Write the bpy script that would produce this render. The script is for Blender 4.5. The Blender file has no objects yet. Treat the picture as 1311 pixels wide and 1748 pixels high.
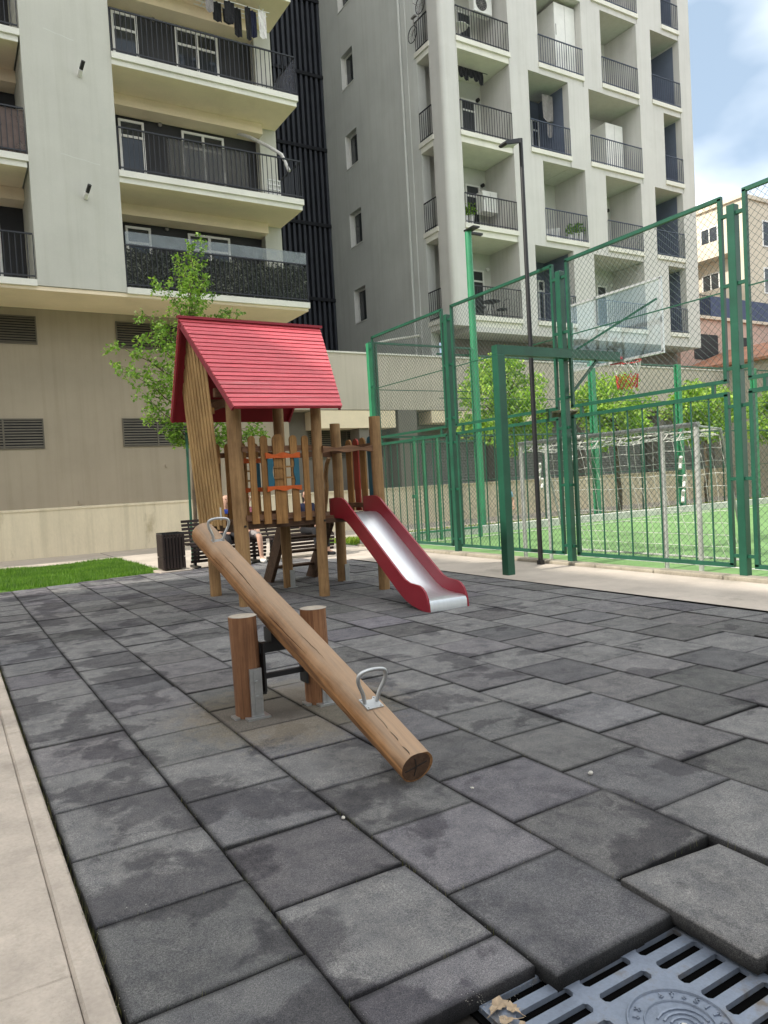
import bpy, bmesh, math, random
from mathutils import Vector, Matrix
rnd = random.Random(7)
S = bpy.context.scene
COL = S.collection
PI = math.pi

# ------------------------------------------------------------------ helpers
def tag(o, label=None, cat=None, group=None, kind=None):
    if label: o['label'] = label
    if cat: o['category'] = cat
    if group: o['group'] = group
    if kind: o['kind'] = kind
    return o

def thing(name, label, cat, loc=(0, 0, 0), group=None):
    o = bpy.data.objects.new(name, None)
    COL.objects.link(o)
    o.location = loc
    o.empty_display_size = .1
    return tag(o, label, cat, group)

def root_loc(o):
    while o.parent: o = o.parent
    return Vector(o.location)

class MB:
    def __init__(s): s.v = []; s.f = []
    def add(s, vs, fs):
        n = len(s.v); s.v += [tuple(p) for p in vs]; s.f += [tuple(i + n for i in f) for f in fs]
    def box(s, x0, y0, z0, x1, y1, z1):
        if x0 > x1: x0, x1 = x1, x0
        if y0 > y1: y0, y1 = y1, y0
        if z0 > z1: z0, z1 = z1, z0
        s.add([(x0,y0,z0),(x1,y0,z0),(x1,y1,z0),(x0,y1,z0),(x0,y0,z1),(x1,y0,z1),(x1,y1,z1),(x0,y1,z1)],
              [(0,3,2,1),(4,5,6,7),(0,1,5,4),(1,2,6,5),(2,3,7,6),(3,0,4,7)])
        return s
    def cbox(s, x0, y0, z0, x1, y1, z1, c=.006):      # chamfered vertical and top edges
        pts = [(x0+c,y0),(x1-c,y0),(x1,y0+c),(x1,y1-c),(x1-c,y1),(x0+c,y1),(x0,y1-c),(x0,y0+c)]
        ins = [(x0+c,y0+c),(x1-c,y0+c),(x1-c,y0+c),(x1-c,y1-c),(x1-c,y1-c),(x0+c,y1-c),(x0+c,y1-c),(x0+c,y0+c)]
        vs = [(x,y,z0) for x,y in pts]+[(x,y,z1-c) for x,y in pts]+[(x0+c,y0+c,z1),(x1-c,y0+c,z1),(x1-c,y1-c,z1),(x0+c,y1-c,z1)]
        fs = [(i,(i+1)%8,8+(i+1)%8,8+i) for i in range(8)]
        fs += [tuple(range(7,-1,-1)), (16,17,18,19),
               (8,9,17,16),(9,10,17),(10,11,18,17),(11,12,18),(12,13,19,18),(13,14,19),(14,15,16,19),(15,8,16)]
        s.add(vs, fs); return s
    def beam(s, a, b, w, h=None, up=(0,0,1)):        # rectangular bar between two points
        h = h or w
        a = Vector(a); b = Vector(b); d = (b-a).normalized(); u = Vector(up)
        if abs(d.dot(u)) > .98: u = Vector((0,1,0))
        r = d.cross(u).normalized(); u = r.cross(d).normalized()
        r *= w/2; u *= h/2
        s.add([a-r-u,a+r-u,a+r+u,a-r+u,b-r-u,b+r-u,b+r+u,b-r+u],
              [(0,3,2,1)[::-1],(4,5,6,7)[::-1],(0,1,5,4)[::-1],(1,2,6,5)[::-1],(2,3,7,6)[::-1],(3,0,4,7)[::-1]])
        return s
    def tube(s, pts, r, n=8, caps=True, closed=False):
        pts = [Vector(p) for p in pts]
        rs = r if isinstance(r, (list, tuple)) else [r]*len(pts)
        m = len(pts); vs = []; fs = []
        prev = None
        for i, p in enumerate(pts):
            if closed: d = pts[(i+1)%m]-pts[i-1]
            else: d = pts[min(i+1,m-1)]-pts[max(i-1,0)]
            d.normalize()
            if prev is None:
                u = Vector((0,0,1)) if abs(d.z) < .9 else Vector((0,1,0))
                a = d.cross(u).normalized()
            else:
                a = (prev - d*prev.dot(d)).normalized()
            prev = a; b = d.cross(a)
            for k in range(n):
                t = 2*PI*k/n
                vs.append(p + (a*math.cos(t)+b*math.sin(t))*rs[i])
        R = m if closed else m-1
        for i in range(R):
            for k in range(n):
                j = (i+1)%m
                fs.append((i*n+k, i*n+(k+1)%n, j*n+(k+1)%n, j*n+k))
        if caps and not closed:
            fs.append(tuple(range(n-1,-1,-1))); fs.append(tuple((m-1)*n+k for k in range(n)))
        s.add(vs, fs); return s
    def prism(s, poly, axis, t0, t1):                # polygon extruded along axis ('x','y','z')
        def P(a, b, t):
            return {'x':(t,a,b), 'y':(a,t,b), 'z':(a,b,t)}[axis]
        n = len(poly)
        vs = [P(a,b,t0) for a,b in poly]+[P(a,b,t1) for a,b in poly]
        fs = [tuple(range(n)), tuple(range(2*n-1,n-1,-1))]+[(i,n+i,n+(i+1)%n,(i+1)%n) for i in range(n)]
        s.add(vs, fs); return s
    def quad(s, a, b, c, d): s.add([a,b,c,d],[(0,1,2,3)]); return s
    def grid(s, x0, y0, x1, y1, z, nx, ny, fz=None):
        vs = [];
        for j in range(ny+1):
            for i in range(nx+1):
                x = x0+(x1-x0)*i/nx; y = y0+(y1-y0)*j/ny
                vs.append((x, y, z+(fz(x,y) if fz else 0)))
        w = nx+1
        s.add(vs, [(j*w+i, j*w+i+1, (j+1)*w+i+1, (j+1)*w+i) for j in range(ny) for i in range(nx)])
        return s
    def build(s, name, mat, parent=None, smooth=False, loc=None, fixn=True):
        me = bpy.data.meshes.new(name)
        L = root_loc(parent) if parent else Vector(loc or (0,0,0))
        me.from_pydata([Vector(p)-L for p in s.v], [], s.f)
        if fixn:
            bm = bmesh.new(); bm.from_mesh(me)
            bmesh.ops.recalc_face_normals(bm, faces=bm.faces)
            bm.to_mesh(me); bm.free()
        me.materials.append(mat)
        if smooth:
            try: me.shade_smooth()
            except Exception: pass
            me.set_sharp_from_angle(angle=math.radians(40))
        o = bpy.data.objects.new(name, me)
        COL.objects.link(o)
        if parent: o.parent = parent
        else: o.location = L
        return o

def kids(o): return [c for c in bpy.data.objects if c.parent == o]
def copy_tree(o, parent=None):
    c = o.copy(); COL.objects.link(c); c.parent = parent
    for ch in kids(o): copy_tree(ch, c)
    return c

# ------------------------------------------------------------------ materials
def nodes(m):
    m.use_nodes = True; nt = m.node_tree
    return nt, nt.nodes, nt.links, nt.nodes['Principled BSDF']

def N(nt, t, **k):
    n = nt.nodes.new(t)
    for a, b in k.items():
        if a in n.inputs: n.inputs[a].default_value = b
        else: setattr(n, a, b)
    return n

def ramp(nt, fac, stops, interp='LINEAR'):
    r = nt.nodes.new('ShaderNodeValToRGB'); r.color_ramp.interpolation = interp
    e = r.color_ramp.elements
    while len(e) > len(stops): e.remove(e[-1])
    while len(e) < len(stops): e.new(1)
    for el, (p, c) in zip(e, stops):
        el.position = p; el.color = (*c, 1) if len(c) == 3 else c
    nt.links.new(fac, r.inputs['Fac']); return r

def mix(nt, a, b, fac, mode='MIX'):
    m = nt.nodes.new('ShaderNodeMix'); m.data_type = 'RGBA'; m.blend_type = mode
    for sock, val in ((m.inputs['Factor'], fac), (m.inputs['A'], a), (m.inputs['B'], b)):
        if hasattr(val, 'is_linked') or hasattr(val, 'links'): nt.links.new(val, sock)
        elif isinstance(val, (int, float)): sock.default_value = val
        else: sock.default_value = (*val, 1)
    return m.outputs['Result']

def surf(name, c, var=.12, scale=3., fine=60., rough=.8, bump=.15, metal=0., dirt=None, stretch=(1,1,1), spec=.35, bdist=.01, streak=0):
    m = bpy.data.materials.new(name); nt, nd, lk, b = nodes(m)
    tc = N(nt, 'ShaderNodeTexCoord'); mp = N(nt, 'ShaderNodeMapping'); mp.inputs['Scale'].default_value = stretch
    oi = N(nt, 'ShaderNodeObjectInfo')
    lk.new(tc.outputs['Object'], mp.inputs['Vector'])
    n1 = N(nt, 'ShaderNodeTexNoise', Scale=scale, Detail=6., Roughness=.62); lk.new(mp.outputs[0], n1.inputs['Vector'])
    n2 = N(nt, 'ShaderNodeTexNoise', Scale=fine, Detail=4., Roughness=.6); lk.new(mp.outputs[0], n2.inputs['Vector'])
    lo = tuple(max(0, x*(1-var*1.6)) for x in c); hi = tuple(min(1, x*(1+var*1.4)) for x in c)
    r1 = ramp(nt, n1.outputs['Fac'], [(.28, lo), (.5, c), (.74, hi)])
    r2 = ramp(nt, n2.outputs['Fac'], [(.3, (1-var, 1-var, 1-var)), (.7, (1, 1, 1))])
    col = mix(nt, r1.outputs[0], r2.outputs[0], .8, 'MULTIPLY')
    if dirt:
        n3 = N(nt, 'ShaderNodeTexNoise', Scale=dirt[1], Detail=8., Roughness=.7); lk.new(mp.outputs[0], n3.inputs['Vector'])
        r3 = ramp(nt, n3.outputs['Fac'], [(dirt[2], (0,0,0)), (dirt[2]+.16, (1,1,1))])
        col = mix(nt, col, dirt[0], r3.outputs[0])
    if streak:      # rain streaks running down the wall
        ms = N(nt, 'ShaderNodeMapping'); ms.inputs['Scale'].default_value = (5,5,.16); lk.new(tc.outputs['Object'], ms.inputs['Vector'])
        n4 = N(nt, 'ShaderNodeTexNoise', Scale=1.3, Detail=5., Roughness=.65); lk.new(ms.outputs[0], n4.inputs['Vector'])
        q = 1-streak*1.6; r4 = ramp(nt, n4.outputs['Fac'], [(.34, (q,q,q*.985)), (.52, (1,1,1)), (.75, (1+streak*.4,)*3)])
        col = mix(nt, col, r4.outputs[0], 1., 'MULTIPLY')
    lk.new(col, b.inputs['Base Color'])
    b.inputs['Roughness'].default_value = rough; b.inputs['Metallic'].default_value = metal
    b.inputs['Specular IOR Level'].default_value = spec
    if bump:
        bp = N(nt, 'ShaderNodeBump', Strength=bump, Distance=bdist); lk.new(n2.outputs['Fac'], bp.inputs['Height'])
        lk.new(bp.outputs[0], b.inputs['Normal'])
    return m

def wood(name, dark, light, axis='z', rot=(0,0,0), grey=None, rough=.72, k=1.):
    m = bpy.data.materials.new(name); nt, nd, lk, b = nodes(m)
    tc = N(nt, 'ShaderNodeTexCoord'); mp = N(nt, 'ShaderNodeMapping')
    st = {'z': (9*k,9*k,.55), 'y': (9*k,.55,9*k), 'x': (.55,9*k,9*k)}[axis]
    mr = N(nt, 'ShaderNodeMapping'); mr.inputs['Rotation'].default_value = rot
    lk.new(tc.outputs['Object'], mr.inputs['Vector']); lk.new(mr.outputs[0], mp.inputs['Vector'])
    mp.inputs['Scale'].default_value = st
    n1 = N(nt, 'ShaderNodeTexNoise', Scale=2.2, Detail=8., Roughness=.66, Distortion=1.1); lk.new(mp.outputs[0], n1.inputs['Vector'])
    n2 = N(nt, 'ShaderNodeTexNoise', Scale=9., Detail=5., Roughness=.7, Distortion=.4); lk.new(mp.outputs[0], n2.inputs['Vector'])
    n3 = N(nt, 'ShaderNodeTexNoise', Scale=2.4, Detail=5., Roughness=.6); lk.new(tc.outputs['Object'], n3.inputs['Vector'])
    r1 = ramp(nt, n1.outputs['Fac'], [(.26, dark), (.48, tuple((a+c)/2 for a, c in zip(dark, light))), (.72, light)])
    r2 = ramp(nt, n2.outputs['Fac'], [(.3, (.5,.45,.42)), (.42, (.9,.88,.86)), (.7, (1.06,1.05,1.04))])
    col = mix(nt, r1.outputs[0], r2.outputs[0], .85, 'MULTIPLY')
    r3 = ramp(nt, n3.outputs['Fac'], [(.36, (.62,.58,.55)), (.62, (1.1,1.08,1.05))])
    col = mix(nt, col, r3.outputs[0], .7, 'MULTIPLY')
    oi = N(nt, 'ShaderNodeObjectInfo')
    r4 = ramp(nt, oi.outputs['Random'], [(0, (.84,.82,.8)), (1, (1.08,1.06,1.03))])
    col = mix(nt, col, r4.outputs[0], .8, 'MULTIPLY')
    if grey:      # weathered where the surface faces up
        ge = N(nt, 'ShaderNodeNewGeometry'); sp = N(nt, 'ShaderNodeSeparateXYZ'); lk.new(ge.outputs['Normal'], sp.inputs[0])
        ma = N(nt, 'ShaderNodeMath', operation='MULTIPLY_ADD'); lk.new(n3.outputs['Fac'], ma.inputs[0]); ma.inputs[1].default_value = 1.1
        lk.new(sp.outputs['Z'], ma.inputs[2])
        r5 = ramp(nt, ma.outputs[0], [(.8, (0,0,0)), (1.0, (.75,.75,.75))])
        r5.color_ramp.elements[0].position = .95; r5.color_ramp.elements[1].position = 1.0
        ma2 = N(nt, 'ShaderNodeMapRange'); ma2.inputs['From Min'].default_value = .75; ma2.inputs['From Max'].default_value = 1.3
        ma2.inputs['To Max'].default_value = .62
        lk.new(ma.outputs[0], ma2.inputs['Value'])
        g = mix(nt, grey, tuple(x*.7 for x in grey), n2.outputs['Fac'])
        col = mix(nt, col, g, ma2.outputs['Result'])
    lk.new(col, b.inputs['Base Color']); b.inputs['Roughness'].default_value = rough
    b.inputs['Specular IOR Level'].default_value = .3
    bp = N(nt, 'ShaderNodeBump', Strength=.45, Distance=.006); lk.new(n2.outputs['Fac'], bp.inputs['Height'])
    lk.new(bp.outputs[0], b.inputs['Normal'])
    return m

def glassy(name, c, rough=.06):
    m = bpy.data.materials.new(name); nt, nd, lk, b = nodes(m)
    tc = N(nt, 'ShaderNodeTexCoord'); n = N(nt, 'ShaderNodeTexNoise', Scale=.9, Detail=3.); lk.new(tc.outputs['Object'], n.inputs['Vector'])
    r = ramp(nt, n.outputs['Fac'], [(.3, tuple(x*.55 for x in c)), (.7, c)]); lk.new(r.outputs[0], b.inputs['Base Color'])
    b.inputs['Roughness'].default_value = rough; b.inputs['Specular IOR Level'].default_value = .6
    return m

def clear(name, tint, alpha, rough=.05):
    m = bpy.data.materials.new(name); nt, nd, lk, b = nodes(m)
    out = nd['Material Output']; tr = N(nt, 'ShaderNodeBsdfTransparent')
    tc = N(nt, 'ShaderNodeTexCoord'); n = N(nt, 'ShaderNodeTexNoise', Scale=2.5, Detail=4.); lk.new(tc.outputs['Object'], n.inputs['Vector'])
    r = ramp(nt, n.outputs['Fac'], [(.3, (alpha*.7,)*3), (.7, (alpha*1.3,)*3)])
    b.inputs['Base Color'].default_value = (*tint, 1); b.inputs['Roughness'].default_value = rough
    mx = N(nt, 'ShaderNodeMixShader'); lk.new(r.outputs[0], mx.inputs[0]); lk.new(tr.outputs[0], mx.inputs[1]); lk.new(b.outputs[0], mx.inputs[2])
    lk.new(mx.outputs[0], out.inputs['Surface'])
    return m

def leafmat(name, c1, c2, c3):
    m = bpy.data.materials.new(name); nt, nd, lk, b = nodes(m)
    ge = N(nt, 'ShaderNodeNewGeometry'); tc = N(nt, 'ShaderNodeTexCoord')
    r = ramp(nt, ge.outputs['Random Per Island'], [(0, c1), (.5, c2), (1, c3)])
    n = N(nt, 'ShaderNodeTexNoise', Scale=1.6, Detail=3.); lk.new(tc.outputs['Object'], n.inputs['Vector'])
    r2 = ramp(nt, n.outputs['Fac'], [(.35, (.6,.66,.6)), (.65, (1.15,1.12,1.))])
    col = mix(nt, r.outputs[0], r2.outputs[0], .9, 'MULTIPLY')
    lk.new(col, b.inputs['Base Color']); b.inputs['Roughness'].default_value = .55
    tl = N(nt, 'ShaderNodeBsdfTranslucent'); br = mix(nt, col, (1.2,1.3,.6), .55, 'MULTIPLY'); lk.new(br, tl.inputs['Color'])
    mx = N(nt, 'ShaderNodeMixShader'); mx.inputs[0].default_value = .42
    lk.new(b.outputs[0], mx.inputs[1]); lk.new(tl.outputs[0], mx.inputs[2]); lk.new(mx.outputs[0], nd['Material Output'].inputs['Surface'])
    return m

def rubber_tiles():
    m = bpy.data.materials.new('rubber_tile'); nt, nd, lk, b = nodes(m)
    tc = N(nt, 'ShaderNodeTexCoord'); at = N(nt, 'ShaderNodeVertexColor'); at.layer_name = 'tint'
    def noise(s, d=5., r=.6, dist=0.):
        n = N(nt, 'ShaderNodeTexNoise', Scale=s, Detail=d, Roughness=r, Distortion=dist); lk.new(tc.outputs['Object'], n.inputs['Vector']); return n
    grain = noise(330, 2., .6); grit = noise(120, 4., .7); big = noise(1.9, 3., .5, .4); mid = noise(4.2, 5., .55, .25); wear = noise(11, 8., .72, .5); fibre = noise(34, 6., .75, 1.2)
    base = ramp(nt, mid.outputs['Fac'], [(.28, (.112,.110,.113)), (.5, (.168,.165,.167)), (.72, (.235,.231,.226))])
    col = base.outputs[0]
    dusty = ramp(nt, wear.outputs['Fac'], [(.40, (0,0,0)), (.66, (.72,.72,.72))])
    col = mix(nt, col, (.285,.275,.26), dusty.outputs[0])
    # damp patches with crisp rims, most of them in the left foreground
    sx = N(nt, 'ShaderNodeSeparateXYZ'); lk.new(tc.outputs['Object'], sx.inputs[0])
    bias = N(nt, 'ShaderNodeMapRange'); lk.new(sx.outputs['X'], bias.inputs['Value'])
    for q, v in (('From Min', .2), ('From Max', 4.5), ('To Min', 0.), ('To Max', .13)): bias.inputs[q].default_value = v
    s1 = N(nt, 'ShaderNodeMath', operation='MULTIPLY_ADD'); lk.new(wear.outputs['Fac'], s1.inputs[0]); s1.inputs[1].default_value = .16; lk.new(big.outputs['Fac'], s1.inputs[2])
    s2_ = N(nt, 'ShaderNodeMath', operation='ADD'); lk.new(s1.outputs[0], s2_.inputs[0]); lk.new(bias.outputs['Result'], s2_.inputs[1])
    stain = ramp(nt, s2_.outputs[0], [(.525, (.50,.49,.52)), (.55, (.66,.65,.67)), (.575, (1.0,1.0,1.0))])
    col = mix(nt, col, stain.outputs[0], .92, 'MULTIPLY')
    # sandy dirt around the seesaw posts
    vd = N(nt, 'ShaderNodeVectorMath', operation='DISTANCE'); lk.new(tc.outputs['Object'], vd.inputs[0]); vd.inputs[1].default_value = (1.42,1.72,0)
    dd = N(nt, 'ShaderNodeMath', operation='MULTIPLY_ADD'); lk.new(wear.outputs['Fac'], dd.inputs[0]); dd.inputs[1].default_value = -.9; lk.new(vd.outputs['Value'], dd.inputs[2])
    dr = ramp(nt, dd.outputs[0], [(.0, (.7,.7,.7)), (.30, (0,0,0))])
    col = mix(nt, col, (.21,.175,.125), dr.outputs[0])
    g = ramp(nt, grain.outputs['Fac'], [(.34, (.42,.42,.43)), (.5, (.96,.96,.96)), (.68, (1.7,1.68,1.65))])
    col = mix(nt, col, g.outputs[0], .8, 'MULTIPLY')
    g2 = ramp(nt, grit.outputs['Fac'], [(.34, (.62,.62,.63)), (.55, (1.02,1.02,1.02)), (.75, (1.35,1.33,1.30))])
    col = mix(nt, col, g2.outputs[0], .8, 'MULTIPLY')
    fb = ramp(nt, fibre.outputs['Fac'], [(.60, (0,0,0)), (.72, (.5,.5,.5))])
    col = mix(nt, col, (.27,.255,.23), fb.outputs[0])
    col = mix(nt, col, at.outputs['Color'], 1., 'MULTIPLY')
    vo = N(nt, 'ShaderNodeTexVoronoi', Scale=17.); lk.new(tc.outputs['Object'], vo.inputs['Vector'])
    sp = ramp(nt, vo.outputs['Distance'], [(.028, (.9,.9,.9)), (.045, (0,0,0))])
    sel = N(nt, 'ShaderNodeSeparateColor'); lk.new(vo.outputs['Color'], sel.inputs[0])
    se2 = ramp(nt, sel.outputs[0], [(.86, (0,0,0)), (.87, (1,1,1))])
    spk = mix(nt, sp.outputs[0], se2.outputs[0], 1., 'MULTIPLY')
    col = mix(nt, col, (.5,.48,.44), spk)
    lk.new(col, b.inputs['Base Color']); b.inputs['Roughness'].default_value = .82; b.inputs['Specular IOR Level'].default_value = .3
    bp = N(nt, 'ShaderNodeBump', Strength=.9, Distance=.005); lk.new(grain.outputs['Fac'], bp.inputs['Height'])
    b2 = N(nt, 'ShaderNodeBump', Strength=.35, Distance=.02); lk.new(wear.outputs['Fac'], b2.inputs['Height']); lk.new(bp.outputs[0], b2.inputs['Normal'])
    lk.new(b2.outputs[0], b.inputs['Normal'])
    return m

M = {}
M['tile'] = rubber_tiles()
M['concrete'] = surf('concrete', (.49,.42,.35), .17, 3.2, 70, .9, .5, dirt=((.30,.255,.205), 2.6, .54))
M['path'] = surf('path_concrete', (.54,.47,.40), .12, 1.4, 50, .9, .3, dirt=((.33,.29,.24), 1.1, .58))
M['kerb'] = surf('kerb', (.36,.32,.25), .2, 3, 60, .92, .4, dirt=((.12,.11,.08), 2.5, .56))
M['soil'] = surf('soil', (.035,.03,.025), .3, 6, 90, .98, .5)
M['ground'] = surf('ground', (.30,.27,.22), .15, .6, 20, .95, .2)
M['turf'] = surf('turf', (.19,.34,.12), .14, 1.2, 220, .92, .4)
M['grassbase'] = surf('grassbase', (.10,.19,.03), .25, 3, 80, .95, .4)
M['line'] = surf('line_paint', (.6,.6,.54), .18, 4, 80, .9, .2)
M['b1wall'] = surf('render_grey_green', (.535,.525,.46), .05, .7, 30, .92, .12, dirt=((.475,.475,.42), .5, .58), streak=.035)
M['b1white'] = surf('slab_edge_white', (.74,.72,.64), .07, 1.5, 30, .85, .08)
M['soffit'] = surf('soffit_cream', (.88,.74,.54), .06, .8, 25, .9, .08, dirt=((.76,.62,.44), .9, .6))
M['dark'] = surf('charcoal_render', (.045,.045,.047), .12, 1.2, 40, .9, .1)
M['tan'] = surf('tan_render', (.365,.31,.235), .06, .6, 40, .93, .15, dirt=((.32,.275,.21), .35, .55), streak=.05)
M['plinth'] = surf('plinth_cream', (.74,.65,.48), .08, .9, 30, .9, .12, dirt=((.42,.35,.22), 1.2, .6), stretch=(1,1,.4), streak=.07)
M['louvre'] = surf('louvre_brown', (.13,.115,.09), .1, 3, 40, .6, .05)
M['rail'] = surf('railing_dark', (.028,.03,.036), .1, 4, 60, .5, 0)
M['railhaze'] = surf('railing_haze_blue', (.06,.075,.11), .1, 4, 60, .5, 0)  # dark railings with the bluish haze put into their colour
M['white'] = surf('white_frame', (.76,.75,.71), .05, 3, 50, .55, 0)
M['glass'] = glassy('window_glass', (.05,.055,.06))
M['fin'] = surf('fin_metal', (.040,.044,.056), .12, 2, 40, .55, .03)
M['finback'] = surf('fin_back', (.012,.013,.017), .1, 2, 40, .8, 0)
M['b2wall'] = surf('render_pale', (.60,.585,.55), .05, .6, 30, .92, .12, dirt=((.53,.515,.48), .45, .57), streak=.04)
M['b2side'] = surf('render_side', (.58,.585,.555), .06, .5, 30, .92, .12, dirt=((.52,.525,.495), .35, .55), streak=.04)
M['b2back'] = surf('loggia_pale', (.55,.55,.50), .06, .8, 30, .92, .1)
M['b2slate_haze'] = surf('loggia_slate_haze', (.14,.165,.22), .1, .8, 30, .85, .05)  # slate paint with the bluish haze mixed into its colour
M['podium'] = surf('podium_render', (.54,.485,.40), .05, .5, 30, .93, .15, dirt=((.49,.44,.36), .4, .56), streak=.05)
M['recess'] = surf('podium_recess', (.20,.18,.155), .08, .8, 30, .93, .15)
M['shutter'] = surf('roller_shutter', (.22,.215,.20), .08, 1.2, 40, .7, .05)
M['cream'] = surf('cream_render', (.66,.58,.46), .06, .4, 20, .92, .1)
M['brick'] = surf('pink_brick', (.54,.39,.32), .14, .8, 14, .92, .3, dirt=((.5,.36,.28), .7, .55))
M['navy'] = surf('navy_panel', (.05,.07,.14), .12, .6, 20, .6, 0)
M['terra'] = surf('terracotta_tiles', (.42,.20,.12), .18, 1.2, 18, .85, .4)
M['green'] = surf('green_paint', (.012,.088,.050), .16, 3, 60, .42, .05, spec=.5, dirt=((.03,.10,.07), 3, .62))
M['greenlight'] = surf('green_paint_faded', (.03,.24,.11), .14, 3, 60, .45, .05, spec=.5)
M['mesh'] = surf('chain_link_green', (.10,.13,.115), .1, 4, 60, .5, 0)
M['black'] = surf('black_paint', (.013,.013,.014), .15, 4, 60, .45, .03, spec=.5)
M['steel'] = surf('galvanised', (.52,.53,.53), .12, 7, 60, .42, .06, metal=.85)
M['inox'] = surf('slide_steel', (.72,.74,.76), .05, 3, 200, .40, .03, metal=.9, stretch=(6,.4,.4))
M['cast'] = surf('cast_iron', (.23,.265,.33), .18, 6, 90, .45, .3, metal=.35, dirt=((.15,.13,.11), 6, .52), bdist=.004)
M['red'] = surf('red_boards', (.66,.105,.125), .16, 3.2, 60, .45, .2, spec=.45, dirt=((.64,.20,.205), 2.4, .56), stretch=(.35,4,4))
M['redpanel'] = surf('red_panel', (.27,.012,.026), .08, 3, 60, .36, .02, spec=.5)
M['reddark'] = surf('red_underside', (.30,.02,.03), .1, 3, 50, .6, .05)
M['redwood'] = surf('red_stain', (.33,.035,.02), .15, 4, 40, .6, .1)
M['teal'] = surf('teal_paint', (.02,.11,.16), .12, 4, 40, .5, .05)
M['orange'] = surf('orange_paint', (.55,.10,.015), .12, 4, 40, .5, .05)
M['post'] = wood('post_wood', (.21,.118,.050), (.47,.30,.145), 'z', rot=(0,0,0))
M['board'] = wood('board_wood', (.29,.165,.06), (.58,.39,.18), 'z', k=1.3)
M['picket'] = wood('picket_wood', (.22,.105,.034), (.46,.26,.095), 'z', k=1.3)
M['beamx'] = wood('beam_wood', (.12,.06,.035), (.27,.15,.085), 'x')
M['stump'] = wood('stump_wood', (.10,.042,.022), (.37,.19,.095), 'z', k=1.2)
M['stair'] = wood('stair_wood', (.06,.035,.022), (.17,.105,.07), 'x')
M['log'] = wood('log_wood', (.085,.036,.014), (.47,.245,.10), 'y', rot=(math.radians(-18.4),0,0), grey=(.46,.35,.25), k=1.5)
M['endgrain'] = surf('end_grain', (.10,.055,.032), .35, 22, 90, .85, .4)
M['endgrey'] = surf('end_grain_grey', (.40,.345,.28), .15, 18, 90, .85, .4)
M['slatdark'] = wood('dark_slats', (.022,.015,.014), (.055,.038,.034), 'x')
M['slatdarkz'] = wood('dark_slats_up', (.022,.015,.014), (.055,.038,.034), 'z')
M['bark'] = surf('bark', (.12,.09,.06), .25, 8, 60, .95, .6)
M['skin'] = surf('skin', (.52,.31,.22), .08, 8, 80, .6, .05)
M['hair'] = surf('hair', (.03,.022,.018), .25, 20, 150, .5, .2)
M['leaf'] = leafmat('leaf_green', (.10,.21,.025), (.18,.33,.045), (.30,.44,.08))
M['leafcourt'] = leafmat('leaf_court', (.20,.37,.06), (.34,.54,.09), (.54,.68,.16))
M['grass'] = leafmat('grass_blade', (.07,.17,.015), (.12,.26,.025), (.20,.34,.05))
M['drygrass'] = leafmat('dry_grass', (.05,.06,.025), (.12,.12,.05), (.26,.23,.13))
M['grassbright'] = leafmat('grass_bright', (.17,.28,.025), (.27,.38,.04), (.38,.46,.06))
M['net'] = surf('net_white', (.72,.71,.66), .06, 5, 50, .8, 0)
M['netred'] = surf('net_red', (.60,.04,.05), .06, 5, 50, .8, 0)
M['goal'] = surf('goal_white', (.46,.46,.43), .16, 5, 60, .55, .05, dirt=((.35,.33,.28), 4, .62))
M['glassboard'] = clear('backboard_glass', (.35,.52,.60), .13)
M['glasspanel'] = clear('balcony_glass', (.30,.33,.34), .38)
M['crack'] = surf('crack_dark', (.045,.022,.012), .2, 8, 60, .95, 0, spec=.1)
M['patch'] = surf('patch_render', (.56,.56,.50), .05, 4, 40, .9, .1)
M['pit_shade'] = surf('pit_shade_black', (.004,.004,.004), .1, 5, 50, 1., 0, spec=0.)
M['silver'] = surf('silver_frame', (.60,.62,.62), .08, 4, 60, .4, 0, metal=.5)
def cloth(n, c): 
    M[n] = surf('cloth_'+n, c, .12, 6, 120, .9, .15)
cloth('blue', (.03,.06,.30)); cloth('pink', (.48,.16,.20)); cloth('navycloth', (.02,.022,.05)); cloth('blackcloth', (.018,.018,.020))
cloth('paleblue', (.25,.42,.55)); cloth('orangecloth', (.62,.16,.05)); cloth('whitecloth', (.70,.68,.64)); cloth('greycloth', (.28,.26,.25))
M['screen'] = surf('reed_screen', (.055,.058,.052), .5, 22, 60, .9, .6, dirt=((.28,.29,.27), 26, .60))
M['pot'] = surf('white_pot', (.7,.68,.66), .08, 5, 50, .6, 0)
M['stone'] = surf('pale_stone', (.55,.52,.46), .2, 30, 120, .8, .3)
M['dryleaf'] = surf('dry_leaf', (.40,.30,.20), .25, 30, 90, .8, .3)

# ------------------------------------------------------------------ ground, paving
MB().grid(-260, -260, 300, 320, -.06, 8, 8).build('ground', M['soil']); tag(bpy.data.objects['ground'], kind='structure')
def structure(mb, name, mat, smooth=False):
    return tag(mb.build(name, mat, smooth=smooth), kind='structure')

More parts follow.
